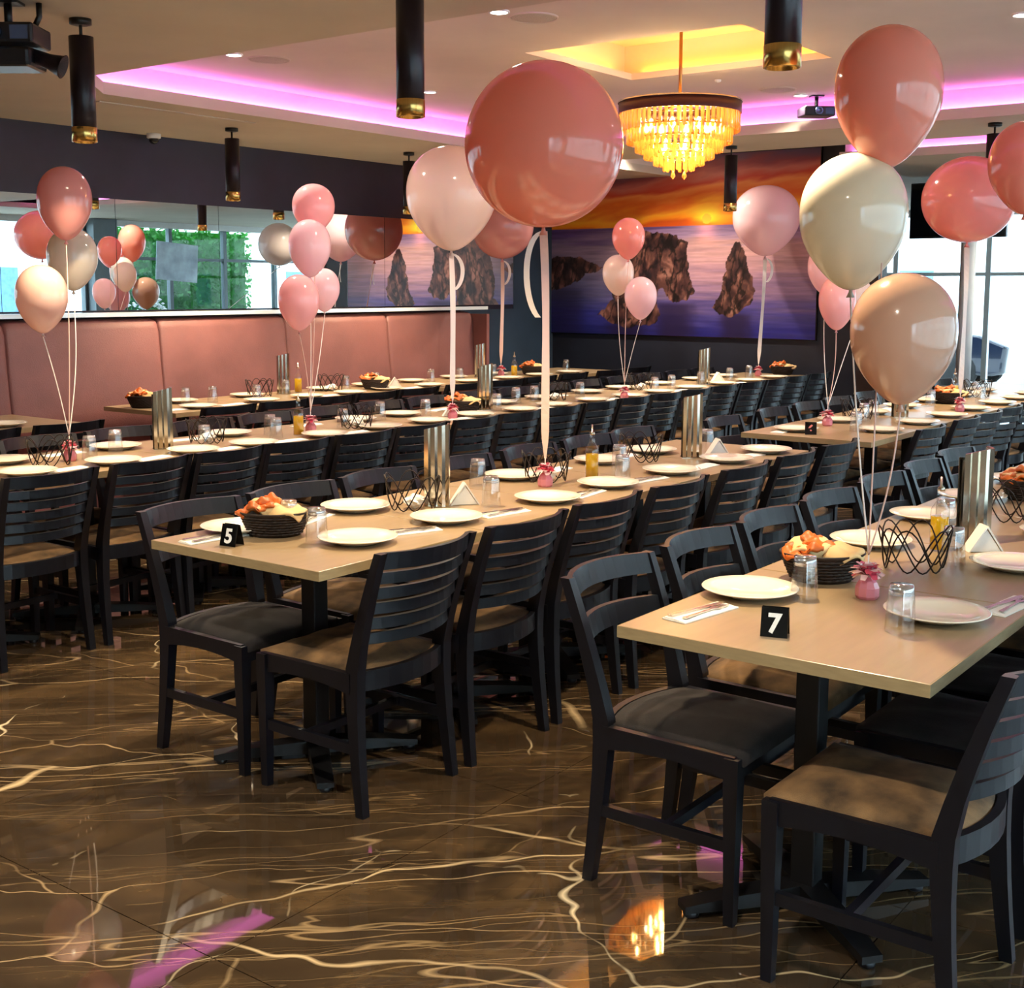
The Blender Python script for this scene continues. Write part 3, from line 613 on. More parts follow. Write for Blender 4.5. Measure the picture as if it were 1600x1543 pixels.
def make_chair(name, seatmat, rails=False):
    t = thing(name, '', 'chair')
    zs = [0, .1, .2, .3, .38, .44, .52, .6, .68, .75, .80]
    for s in (-1, 1):
        pts = [(s*(.195+(.012*(1-z/.42) if z < .42 else .01*(z-.42)/.38)), back_y(z), z) for z in zs]
        obj('rear_leg', post(pts, [.014, .015, .016, .017, .018, .018, .017, .016, .015, .014, .013], [.015, .017, .019, .021, .024, .024, .020, .018, .016, .015, .014]), M['chair'], t)
        fp = [(s*.205, .170, z) for z in (0, .2, .36, .425)]
        obj('front_leg', post(fp, [.013, .016, .019, .019], [.013, .016, .019, .019]), M['chair'], t)
        # side rail with curved lower edge
        secs = []
        for k in range(9):
            u = k/8; y = -.20+.375*u; arch = .018*(1-(2*u-1)**2)
            secs.append([(s*.205-.011, y, .365+arch), (s*.205+.011, y, .365+arch), (s*.205+.011, y, .428), (s*.205-.011, y, .428)])
        obj('side_rail', G().sweep(secs), M['chair'], t)
        obj('side_stretcher', G().sweep([[(s*.207-.009, y, z-.015), (s*.207+.009, y, z-.015), (s*.207+.009, y, z+.015), (s*.207-.009, y, z+.015)] for y, z in ((-.215, .20), (.170, .20))]), M['chair'], t)
    obj('front_rail', boxg((-.19, .160, .37), (.19, .182, .428)), M['chair'], t)
    secs = []
    for k in range(9):
        u = k/8; x = -.19+.38*u; c = -.045*(1-(2*u-1)**2)
        secs.append([(x, -.215+c, .37), (x, -.195+c, .37), (x, -.195+c, .43), (x, -.215+c, .43)])
    obj('rear_rail', G().sweep(secs), M['chair'], t)
    obj('cross_stretcher', boxg((-.2, -.02, .19), (.2, 0, .215)), M['chair'], t)
    # seat pad: rounded, slightly domed, back edge bulging
    NX_, NY_ = 12, 12; vs = []
    for j in range(NY_+1):
        for i in range(NX_+1):
            u, v = i/NX_*2-1, j/NY_
            y = -.19+v*.385 - .045*(1-u*u)*(1-v)**2
            x = u*(.188+.012*v); dome = (1-abs(u)**4)*(1-abs(2*v-1)**4)
            vs.append((x, y, .430+.028*dome+.004*math.sin(9*u+7*v)*dome))
    fs = [(j*(NX_+1)+i, j*(NX_+1)+i+1, (j+1)*(NX_+1)+i+1, (j+1)*(NX_+1)+i) for j in range(NY_) for i in range(NX_)]
    g = G().add(vs, fs, True); n0 = len(vs)
    ring = [i for i in range(NX_+1)]+[(j+1)*(NX_+1)-1 for j in range(1, NY_+1)]+[NY_*(NX_+1)+i for i in reversed(range(NX_))]+[j*(NX_+1) for j in reversed(range(1, NY_))]
    lo = [(vs[r][0], vs[r][1], .405) for r in ring]; base = len(g.v); g.v += lo
    for k in range(len(ring)): g.f.append((ring[k], base+k, base+(k+1) % len(ring), ring[(k+1) % len(ring)])); g.sm.append(True); g.mi.append(0)
    obj('seat_pad', g, seatmat, t)
    # slats: six, bowed backwards in the middle
    zc = [.775, .722, .675, .628, .581, .534]
    for i, z in enumerate([.772, .655] if rails else zc):
        hh = .028 if rails else .025 if i == 0 else .0165; secs = []
        for k in range(11):
            u = k/10; x = -.192+.384*u; c = -.058*(1-(2*u-1)**2)
            lv_ = 0 if rails else .0065
            yt, yb = back_y(z+hh)+c+lv_, back_y(z-hh)+c-lv_
            secs.append([(x, yb-.008, z-hh), (x, yb+.006, z-hh), (x, yt+.006, z+hh), (x, yt-.010, z+hh)])
        obj('top_rail' if i == 0 else 'back_rail' if rails else 'slat', G().sweep(secs, False), M['chair'], t)
    return t
chairT = Proto(make_chair('dining_chair', M['seat'])); chairD = Proto(make_chair('dining_chair', M['seatd']))
chairR = Proto(make_chair('dining_chair', M['seat'], True)); chairRD = Proto(make_chair('dining_chair', M['seatd'], True))
def chair(x, yt, facing, rowname, side, i, grp, dark=False, rz=0.0):
    """yt = y of top of the backrest; facing +1 looks to +y"""
    yc = yt+.297*facing
    r = (0 if facing > 0 else PI)+rz
    p = (chairRD if dark else chairR) if side == 'far' else (chairD if dark else chairT)
    p.put((x, yc, 0), r, 'black %s chair, %s side of %s, %s from front' % ('two-rail' if side == 'far' else 'slatted', side, rowname, ORD[i]), grp)
def chairs(xl, yt, facing, rowname, side, grp, dark=(), jit=.045):
    for i, x in enumerate(xl):
        chair(x, yt+(rnd.uniform(-.012, .008)*facing if i > 1 else 0), facing, rowname, side, i, grp, i in dark, (rnd.uniform(-jit, jit) if i > 1 else 0))

def make_table(L, Wd):
    t = thing('dining_table', '', 'table')
    obj('tabletop', boxg((0.002, 0, .722), (L-.002, Wd, .75)), M['top'], t, bevel=.002)
    obj('edge_band', G().box((0, -.002, .7215), (.002, Wd+.002, .7495)).box((L-.002, -.002, .7215), (L, Wd+.002, .7495)).box((.002, -.002, .7215), (L-.002, 0, .7495)).box((.002, Wd, .7215), (L-.002, Wd+.002, .7495)), M['edge'], t)
    cx_, cy_ = L*.5, .4125
    obj('top_plate', boxg((cx_-.2, cy_-.2, .712), (cx_+.2, cy_+.2, .722)), M['iron'], t)
    obj('column', boxg((cx_-.031, cy_-.031, .05), (cx_+.031, cy_+.031, .712)), M['iron'], t, bevel=.004)
    for k in range(4):
        a = math.radians(50)+k*PI/2; o = obj('base_arm', G().sweep([[(d, -w, .018+.0), (d, w, .018), (d, w, h), (d, -w, h)] for d, w, h in ((.02, .033, .062), (.2, .030, .052), (.335, .026, .036))]), M['iron'], t, (cx_, cy_, 0), a)
        obj('glide', G().lathe([(.017, 0), (.02, .004), (.02, .018)], 14, (.31, 0)), M['plastic'], o)
    return t
TA = Proto(make_table(.77, .745)); TB = Proto(make_table(.65, .745))
def tables(x0, y0, n, rowname, grp, first=.77, rz=0):
    x = x0
    for i in range(n):
        L = first if i == 0 else .65
        (TA if L == .77 else TB).put((x, y0, 0), rz, 'greige table on black pedestal, %s from front in %s' % (ORD[i], rowname), grp)
        x += L+.003
RA, RB, R6, RC, RD = 'the front right row', 'the middle row', 'the short back row', 'the long row', 'the banquette row'
tables(2.50, .80, 6, RA, 'tables of the front right row')
tables(2.47, 2.52, 5, RB, 'tables of the middle row')
tables(6.37, 2.40, 9, R6, 'tables of the short back row')
tables(1.72, 4.67, 14, RC, 'tables of the long row')
tables(3.0, 6.46, 2, 'the banquette pair', 'tables of the banquette pair')
tables(5.10, 6.46, 8, RD, 'tables of the banquette row')

tables(9.9, .95, 3, 'the bay row', 'tables of the bay row')
chairs([10.1, 10.7, 11.4], .80, 1, 'the bay row', 'near', 'chairs of the bay row')
chairs([10.1, 10.7, 11.4], 1.92, -1, 'the bay row', 'far', 'chairs of the bay row')
chairs([2.70, 3.24, 3.72, 4.22, 4.7], .665, 1, RA, 'near', 'chairs of the front right row', dark=(1, 2))

chairs([2.87, 3.38, 3.86, 4.36, 4.9, 5.4, 5.9], 1.78, -1, RA, 'far', 'chairs of the front right row', dark=(0,))
chairs([2.79, 3.30, 3.80, 4.31, 4.88, 5.40, 5.90], 2.41, 1, RB, 'near', 'chairs of the middle row')
chairs([2.80, 3.28, 3.76, 4.30, 4.82, 5.30, 5.75], 3.46, -1, RB, 'far', 'chairs of the middle row', dark=(0,))
chairs([6.87, 7.50, 7.95, 8.40, 8.95, 9.45, 9.95, 10.5, 11.0], 2.27, 1, R6, 'near', 'chairs of the short back row')
chairs([6.60, 7.28, 7.80, 8.3, 8.85, 9.4, 9.9, 10.5], 3.36, -1, R6, 'far', 'chairs of the short back row')
chairs([2.44, 2.94, 3.43, 3.88, 4.33, 4.79, 5.25, 5.72, 6.17, 6.62, 7.07, 7.52, 7.97, 8.42, 8.87, 9.32, 9.77, 10.22, 10.67], 4.54, 1, RC, 'near', 'chairs of the long row')
chairs([2.6, 3.1, 3.6, 4.1, 4.62, 5.1, 5.6, 6.1, 6.6, 7.1, 7.6, 8.1, 8.6, 9.1, 9.6, 10.1, 10.55], 5.62, -1, RC, 'far', 'chairs of the long row')
chairs([3.58, 4.10], 6.13, 1, 'the banquette pair', 'aisle', 'chairs of the banquette pair')
chairs([5.32, 5.80, 6.25, 6.70, 7.16, 7.72, 8.27, 8.75, 9.25, 9.85, 10.35], 6.22, 1, RD, 'aisle', 'chairs of the banquette row')

# ================================================================== TABLEWARE
TZ = .7505
pl = thing('dinner_plate', '', 'plate')
obj('dish', G().lathe([(.0, .0), (.07, .0), (.078, .003), (.10, .012), (.125, .020), (.127, .022), (.124, .0235), (.098, .0165), (.078, .0085), (.0, .0075)], 40, cap=False), M['china'], pl)
PLT = Proto(pl)
gl_ = thing('water_glass', '', 'glass')
obj('bowl', G().lathe([(.036, .0), (.0365, .002), (.030, .10), (.0285, .103), (.029, .10), (.0345, .003)], 24, cap=False), M['glass'], gl_)
obj('thick_base', G().lathe([(.0, .088), (.028, .088), (.0295, .098), (.027, .112), (.0, .113)], 24, cap=False), M['glassb'], gl_)
GLS = Proto(gl_)
nk = thing('paper_napkin', '', 'napkin')
obj('folded_sheet', boxg((-.11, -.035, 0), (.11, .035, .003)), M['paper'], nk); obj('top_fold', G().sweep([[(-.108, -.033, .003), (.108, -.033, .003), (.108, -.005, .006), (-.108, -.005, .006)], [(-.108, .03, .003), (.108, .03, .003), (.108, .03, .006), (-.108, .03, .006)]]), M['paper'], nk)
NAP = Proto(nk)
fk = thing('fork', '', 'cutlery'); g = G().sweep([[(x, -w, .0), (x, w, 0), (x, w, .003), (x, -w, .003)] for x, w in ((-.09, .006), (-.02, .0035), (.03, .004), (.045, .011), (.055, .012))]); obj('handle', g, M['cutlery'], fk)
for k in range(4): obj('tine', G().box((.054, -.0115+.0062*k, .0005), (.092, -.0085+.0062*k, .003)), M['cutlery'], fk)
FRK = Proto(fk)
kn = thing('knife', '', 'cutlery'); obj('handle', G().sweep([[(x, -w, 0), (x, w, 0), (x, w, .005), (x, -w, .005)] for x, w in ((-.1, .007), (-.01, .006))]), M['cutlery'], kn); obj('blade', G().sweep([[(x, -w, .001), (x, w, .001), (x, w, .003), (x, -w, .003)] for x, w in ((-.01, .006), (.02, .009), (.09, .008), (.11, .002))]), M['cutlery'], kn)
KNF = Proto(kn)
def plates(xl, y, rowname, side, grp):
    for i, p in enumerate(xl):
        x, yy = p if isinstance(p, tuple) else (p+rnd.uniform(-.04, .04), y+rnd.uniform(-.02, .02))
        PLT.put((x, yy, TZ), rnd.uniform(0, 3), 'round cream plate, %s side of %s, %s from its front end' % (side, rowname, ORD[i]), grp)
plates([(3.03, .96), (3.72, .96), 4.3, 4.8], .96, RA, 'near', 'plates of the front right row')
plates([(2.97, 1.43), (3.80, 1.42), 4.35, 4.9, 5.4], 1.42, RA, 'far', 'plates of the front right row')
plates([(2.84, 2.72), (3.29, 2.73), (3.84, 2.69), (4.28, 2.70), (4.76, 2.68), (5.24, 2.66), (5.66, 2.66)], 0, RB, 'near', 'plates of the middle row')
plates([(2.74, 3.16), (3.26, 3.13), (4.22, 3.13), (4.85, 3.1), (5.3, 3.1)], 3.12, RB, 'far', 'plates of the middle row')
plates([6.9, 7.45, 7.95, 8.45, 9.0, 9.5, 10.0, 10.5], 2.53, R6, 'near', 'plates of the short back row')
plates([6.62, 7.25, 7.85, 8.4, 8.9, 9.5, 10.1], 2.95, R6, 'far', 'plates of the short back row')
plates([2.5, 3.0, 3.45, 3.9, 4.3, 4.76, 5.25, 5.7, 6.15, 6.6, 7.0, 7.45, 7.9, 8.4, 8.9, 9.4, 9.9, 10.4], 4.84, RC, 'near', 'plates of the long row')
plates([2.6, 3.2, 3.82, 4.5, 5.45, 5.85, 6.9, 7.4, 8.0, 8.5, 9.1, 9.8, 10.3], 5.25, RC, 'far', 'plates of the long row')
plates([3.4, 3.98], 6.62, 'the banquette pair', 'aisle', 'plates of the banquette tables')
plates([5.45, 5.95, 6.4, 6.85, 7.3, 7.8, 8.3, 8.8, 9.3, 9.8], 6.63, RD, 'aisle', 'plates of the banquette tables')
plates([5.6, 6.2, 6.95, 7.5, 8.0, 8.6, 9.2], 7.04, RD, 'mirror', 'plates of the banquette tables')
GLP = [(2.80, 2.99, 'behind the bread basket on the middle row front table'), (2.76, 2.82, 'before the bread basket on the middle row front table'), (3.96, 3.12, 'behind the steel holder of the middle row'), (3.62, 2.79, 'beside the first white tent of the middle row'), (4.72, 2.92, 'behind the oil bottle of the middle row'), (4.42, 2.72, 'right of the oil bottle of the middle row'), (5.5, 2.9, 'beside the second white tent of the middle row'),
 (3.02, 1.30, 'left of the bread basket on the nearest table'), (2.86, .99, 'before the pink weight on the nearest table'), (3.66, 1.12, 'behind the oil bottle of the front right row'), (4.15, 1.3, 'beside the steel holder of the front right row')]
for x, y, lb in GLP: GLS.put((x, y, TZ), rnd.uniform(0, 3), 'upturned clear glass '+lb, 'upturned water glasses')
def gl_row(xl, y, rowname, grp):
    for i, x in enumerate(xl): GLS.put((x, y+rnd.uniform(-.12, .12), TZ), rnd.uniform(0, 3), 'upturned clear glass on %s, %s from its front end' % (rowname, ORD[i]), grp)
gl_row([2.9, 3.47, 3.7, 4.1, 4.57, 4.66, 5.15, 5.6, 5.9, 6.5, 7.0, 7.2, 7.7, 8.5, 8.8, 9.3, 9.9, 10.3], 5.06, RC, 'upturned glasses of the long row')
gl_row([6.8, 7.35, 7.6, 8.0, 8.6, 9.1, 9.6], 2.75, R6, 'upturned glasses of the short back row')
gl_row([5.55, 5.75, 6.05, 6.5, 7.1, 7.5, 8.1, 8.4, 9.0, 9.6, 10.0], 6.85, RD, 'upturned glasses of the banquette row')
gl_row([3.75, 3.85], 6.95, 'the banquette pair', 'upturned glasses of the banquette pair')
# napkins with cutlery
def setting(x, y, rz, where, cut=True):
    NAP.put((x, y, TZ), rz, 'white paper napkin '+where, 'folded napkins')
    if cut:
        c, s = math.cos(rz), math.sin(rz)
        FRK.put((x-.012*s*-1, y-.012*c, TZ+.0065), rz+.06, 'steel fork on the napkin '+where, 'forks on napkins'); KNF.put((x-.014*s, y+.014*c, TZ+.0065), rz-.05, 'steel knife on the napkin '+where, 'knives on napkins')
setting(2.72, 1.44, -.15, 'at the front corner of the nearest table'); setting(3.25, .85, -.12, 'right of the near plate on the nearest table'); setting(3.52, 1.46, .1, 'behind the wire stand of the front right row')
setting(2.60, 3.12, -.1, 'at the front corner of the middle row front table'); setting(3.06, 2.70, -.35, 'right of the nearest plate on the middle row front table'); setting(3.03, 3.12, .3, 'left of the far plate on the middle row front table')
for i, x in enumerate([3.52, 4.06, 4.52, 5.0, 5.46]): setting(x, 2.66, rnd.uniform(-.2, .2), 'between near plates of the middle row, %s from the front' % ORD[i], i < 3)
for i, x in enumerate([4.5, 5.08]): setting(x, 3.12, .1, 'between far plates of the middle row, %s from the front' % ORD[i], False)
for i, x in enumerate([3.2, 3.66, 4.1, 4.52, 5.0, 5.95, 6.8, 7.65, 8.65, 9.65]): setting(x, 4.82, rnd.uniform(-.2, .2), 'between near plates of the long row, %s from the front' % ORD[i], False)
for i, x in enumerate([3.5, 4.2, 5.1, 6.3, 7.65, 8.8]): setting(x, 5.28, rnd.uniform(-.2, .2), 'between far plates of the long row, %s from the front' % ORD[i], False)
for i, x in enumerate([6.55, 7.15, 7.7, 8.2, 9.2]): setting(x, 2.98, .1, 'between far plates of the short back row, %s from the front' % ORD[i], False)
for i, x in enumerate([5.2, 5.7, 6.6, 7.55, 8.55]): setting(x, 6.62, .1, 'between plates of the banquette row, %s from the front' % ORD[i], False)

# steel menu holders: tall folded polished sheet with sloping top
mh = thing('menu_holder', '', 'menu holder')
zz_ = [(-.045, -.02), (-.03, -.026), (-.022, -.018), (-.006, -.026), (.004, -.018), (.02, -.026), (.032, -.022), (.045, -.026), (.049, .0), (.045, .03), (.040, .03), (.043, -.002), (.038, -.018), (-.04, -.012)]
def topz(x): return .285+.020*(x+.045)/.09
obj('folded_sheet', G().sweep([[(x, y, 0.002) for x, y in zz_], [(x, y, topz(x)) for x, y in zz_]]), M['steel'], mh)
obj('back_sheet', boxg((-.045, .028, 0), (.045, .0305, .27)), M['steel'], mh); obj('foot_plate', boxg((-.05, -.03, 0), (.05, .034, .003)), M['steel'], mh)
obj('menu_cards', boxg((-.038, -.008, .003), (.036, .022, .262)), M['black'], mh)
MH = Proto(mh)
for x, y, rz, lb in [(3.50, 2.95, -.9, 'tall polished steel menu holder beside the first white tent of the middle row'), (4.02, 1.17, -.9, 'tall polished steel menu holder behind the oil bottle of the front right row'), (5.27, 2.86, -.9, 'tall polished steel menu holder toward the far end of the middle row'),
    (6.50, 5.06, -.7, 'steel menu holder in the long row below the big white balloon'), (3.93, 5.08, -.5, 'steel menu holder at the left end of the long row'), (6.53, 7.0, -.9, 'steel menu holder on the banquette row left of the leftmost oil bottle'), (9.40, 5.0, -.9, 'steel menu holder in the long row before the mural'), (8.85, 6.95, -.9, 'steel menu holder near the corner on the banquette row'), (7.75, 2.74, -.9, 'steel menu holder on the short back row')]:
    MH.put((x, y, TZ), rz, lb, 'steel menu holders')
# oil bottles
ob = thing('oil_bottle', '', 'bottle')
obj('glass_body', G().lathe([(.0, .0), (.026, .0), (.0285, .004), (.0285, .118), (.026, .13), (.013, .152), (.0105, .18), (.0125, .185), (.0125, .19)], 28, cap=False), M['glass'], ob)
obj('oil_fill', G().lathe([(.0, .004), (.0265, .005), (.0265, .105), (.0, .105)], 28, cap=False), M['oil'], ob)
obj('pourer', G().lathe([(.011, .185), (.011, .195), (.004, .2), (.0035, .228), (.0, .229)], 14), M['steel'], ob)
OB = Proto(ob)
for x, y, lb in [(3.84, 1.22, 'glass bottle of yellow olive oil on the front right row'), (4.42, 2.87, 'glass bottle of yellow olive oil beside the pink weight of the middle row'), (4.75, 4.98, 'glass bottle of yellow oil on the long row beside the middle balloon weight'), (6.70, 7.02, 'glass oil bottle on the banquette row right of the steel holder'), (9.03, 6.7, 'glass oil bottle near the dark corner column of the banquette row'), (9.2, 2.86, 'glass oil bottle on the short back row')]:
    OB.put((x, y, TZ), 0, lb, 'olive oil bottles')
# crossing wire stands
ws = thing('wire_stand', '', 'stand')
R_ = .092
for ph in (0, PI/2, PI):
    pts = []
    for k in range(49):
        a = 2*PI*k/48; pts.append((R_*(1+.12*math.cos(3*a+ph))*math.cos(a), R_*(1+.12*math.cos(3*a+ph))*math.sin(a), .066+.062*math.cos(3*a+ph)))
    pts = pts[:-1]; obj('wire_loop', G().tube(pts, .0025, 5, closed=True), M['wire'], ws)
WS = Proto(ws)
WSL = [(3.53, 1.19, 'bronze crossing wire stand on the front right row beside the bread basket'), (3.40, 2.98, 'bronze crossing wire stand beside the steel holder of the middle row'), (4.24, 2.98, 'bronze crossing wire stand behind the pink weight of the middle row'), (5.0, 2.98, 'bronze crossing wire stand before the second steel holder of the middle row'),
    (4.22, 5.1, 'bronze wire stand right of the steel holder at the left of the long row'), (3.25, 5.0, 'bronze wire stand at the left end of the long row'), (5.2, 4.98, 'bronze wire stand on the long row right of the middle weight'), (7.35, 5.1, 'bronze wire stand on the long row behind the giant balloon ribbon'), (8.55, 5.1, 'bronze wire stand on the long row below the balloon trio'), (6.25, 6.95, 'bronze wire stand on the banquette row left of its steel holder'), (6.95, 6.92, 'bronze wire stand on the banquette row right of the oil bottle'), (7.45, 2.9, 'bronze wire stand on the short back row'), (9.55, 2.8, 'bronze wire stand at the far end of the short back row'), (4.5, 1.2, 'bronze wire stand behind the steel holder of the front right row')]
for x, y, lb in WSL: WS.put((x, y, TZ), rnd.uniform(0, 2), lb, 'bronze wire stands')
# crumpled white tissue inside the stands
ct = thing('crumpled_tissue', '', 'tissue'); g = G(); n = 9
pr = []
for j in range(7):
    ring = []
    for i in range(14):
        a = 2*PI*i/14; r = .034*math.sin(PI*(j+.35)/7.2)*(1+.35*math.sin(i*2.3+j*1.7)+rnd.uniform(-.15, .15)); ring.append((r*math.cos(a), r*math.sin(a), .05*j/6+rnd.uniform(-.003, .003)+.003))
    pr.append(ring)
obj('sheet', G().sweep(pr, False), M['paper'], ct)
CT = Proto(ct)
for (x, y, lb), k in zip(WSL, range(99)): 
    if k in (1, 2, 4, 6, 7, 8, 10, 12): CT.put((x+.01, y, TZ), k, 'crumpled tissue in '+lb.replace('bronze ', '').replace('crossing ', '').replace(' the ', ' '), 'crumpled tissues')
# white tents
tn = thing('white_tent_card', '', 'card')
for s in (-1, 1): obj('leaf', G().sweep([[(s*.055, -.03, 0), (s*.049, -.03, 0), (0-.0*s, -.03, .074), (s*.002, -.03, .08)], [(s*.055, .03, 0), (s*.049, .03, 0), (0, .03, .074), (s*.002, .03, .08)]]), M['paper'], tn)
obj('gusset', G().add([(-.047, y, .001) for y in (-.026,)]+[(.047, -.026, .001), (0, -.026, .068), (-.047, .026, .001), (.047, .026, .001), (0, .026, .068)], [(0, 1, 2), (5, 4, 3), (0, 3, 4, 1)]), M['paper'], tn)
TN = Proto(tn)
for x, y, rz, lb in [(3.60, 2.90, -.75, 'white folded tent card right of the first steel holder of the middle row'), (5.42, 2.80, -.75, 'white folded tent card right of the second steel holder of the middle row'), (3.92, 1.11, -.9, 'white folded tent card beside the oil bottle of the front right row'), (6.05, 4.98, -.75, 'white folded tent card on the long row left of the balloon weight'), (7.55, 6.8, -.75, 'white folded tent card on the banquette row below the white ribbon'), (8.6, 6.7, -.75, 'white folded tent card on the banquette row near the dark corner'), (9.75, 5.05, -.75, 'white folded tent card on the long row right of its far steel holder'), (2.66, 4.86, -.5, 'white folded tent card cut by the left edge on the long row')]:
    TN.put((x, y, TZ), rz, lb, 'white tent cards')
# number cards
def numcard(x, y, rz, ch_, m, label):
    t = thing('number_card', label, 'number card', (x, y, TZ), rz, 'black table number cards')
    for s in (-1, 1): obj('card_face', G().sweep([[(-.031, s*.022, 0), (-.031, s*.0205, 0), (-.031, s*.004, .066), (-.031, s*.0055, .067)], [(.031, s*.022, 0), (.031, s*.0205, 0), (.031, s*.004, .066), (.031, s*.0055, .067)]]), M['black'], t)
    c = bpy.data.curves.new('number', 'FONT'); c.body = ch_; c.size = .062; c.extrude = .0004; c.offset = .002; c.align_x = 'CENTER'; c.materials.append(m)
    tmp = bpy.data.objects.new('tmp_text', c); COL.objects.link(tmp); bpy.context.view_layer.update()
    me = bpy.data.meshes.new_from_object(tmp.evaluated_get(bpy.context.evaluated_depsgraph_get())); bpy.data.objects.remove(tmp); me.name = 'digit'
    o = link('digit', me, t, (0, -.0195, .011)); o.rotation_euler = (math.radians(90-14), 0, 0)
numcard(2.65, 1.21, YAW-PI/2-.35, '7', M['num'], 'black tent card with a white number 7 on the nearest table')
numcard(2.57, 3.00, YAW-PI/2-.5, '5', M['num'], 'black tent card with a white number 5 by the bread basket')
numcard(6.52, 2.80, YAW-PI/2-.2, '6', M['numred'], 'small black tent card with a reddish number at the front of the short back row')
# bread baskets
bs = thing('bread_basket', '', 'basket')
g = G().lathe([(.0, .004), (.066, .004), (.072, .0), (.100, .072), (.106, .077), (.104, .081), (.097, .077), (.068, .01), (.0, .010)], 48, cap=False, sx=1.12, sy=.9)
obj('wall', g, M['basket'], bs)
g = G()
for j, (r, z) in enumerate(((.0765, .010), (.080, .019), (.0835, .028), (.087, .037), (.0905, .046), (.094, .055), (.0975, .064))):
    pts = [((r+.0022*math.cos(24*2*PI*k/96+j*PI))*1.12*math.cos(2*PI*k/96), (r+.0022*math.cos(24*2*PI*k/96+j*PI))*.9*math.sin(2*PI*k/96), z) for k in range(96)]
    g.tube(pts, .0035, 5, closed=True)
w_ = obj('woven_strands', g, M['basket'], bs)
BS = Proto(bs)
def folded(name, L, Wd, h, seed, m, cat):
    t = thing(name, '', cat); rr = random.Random(seed); N_ = 16; vs = []
    for top in (1, 0):
        for j in range(N_+1):
            for i in range(N_+1):
                u, v = i/N_*2-1, j/N_*2-1
                r2_ = (abs(u)**2.5+abs(v)**2.5); z = h*(.55+.45*math.cos(u*2.2+seed))*(1-.5*v*v)+.01*math.sin(5*u+seed)*math.cos(4*v+seed*2)
                k = 1-.18*u*u*v*v*2
                vs.append((u*L*k, v*Wd*k, z+(.004 if top else -.004)))
    n1 = (N_+1)**2; fs = []
    for j in range(N_):
        for i in range(N_):
            a = j*(N_+1)+i; fs.append((a, a+1, a+N_+2, a+N_+1)); fs.append((n1+a, n1+a+N_+1, n1+a+N_+2, n1+a+1))
    for i in range(N_):
        a, b = i, i+1; fs.append((a, n1+a, n1+b, b)); a, b = N_*(N_+1)+i, N_*(N_+1)+i+1; fs.append((b, n1+b, n1+a, a))
        a, b = i*(N_+1), (i+1)*(N_+1); fs.append((b, n1+b, n1+a, a)); a, b = i*(N_+1)+N_, (i+1)*(N_+1)+N_; fs.append((a, n1+a, n1+b, b))
    obj('crumb', G().add(vs, fs, True), m, t); return t
FB = Proto(folded('flatbread', .092, .068, .045, .4, M['bread'], 'bread')); FR = Proto(folded('fried_bread', .048, .036, .026, 1.3, M['fried'], 'fried bread'))
BSL = [(2.77, 3.02, 0, 'on the middle row front table'), (3.25, 1.35, 1, 'on the nearest table'), (6.27, 5.06, 2, 'on the long row by the balloon weight'), (7.30, 6.78, 3, 'on the banquette row below the white ribbon'), (8.9, 2.80, 4, 'on the short back row'), (10.9, 4.98, 5, 'at the far end of the long row'), (9.45, 6.8, 6, 'on the banquette row before the mural'), (5.02, 6.9, 7, 'at the left end of the banquette row'), (5.0, 1.25, 8, 'far along the front right row')]
BSL[7] = (5.22, 6.93, 7, 'at the left end of the banquette row')
for x, y, k, lb in BSL:
    BS.put((x, y, TZ), YAW-PI/2, 'dark wicker bread basket '+lb, 'bread baskets')
    FB.put((x+.03, y-.03, TZ+.052), YAW+.2*k, 'pale flatbread leaning right in the basket '+lb, 'flatbreads'); FB.put((x+.01, y+.03, TZ+.066), YAW-.6-.1*k, 'pale flatbread at the back of the basket '+lb, 'flatbreads')
    for q_, (dx, dy, dz) in enumerate(((-.045, .02, .078), (-.02, .05, .088), (-.058, .055, .072), (-.012, .01, .096))):
        FR.put((x+dx, y+dy, TZ+dz), q_*1.3+k, 'orange fried piece, %s in the basket %s' % (ORD[q_], lb), 'orange fried bread pieces')

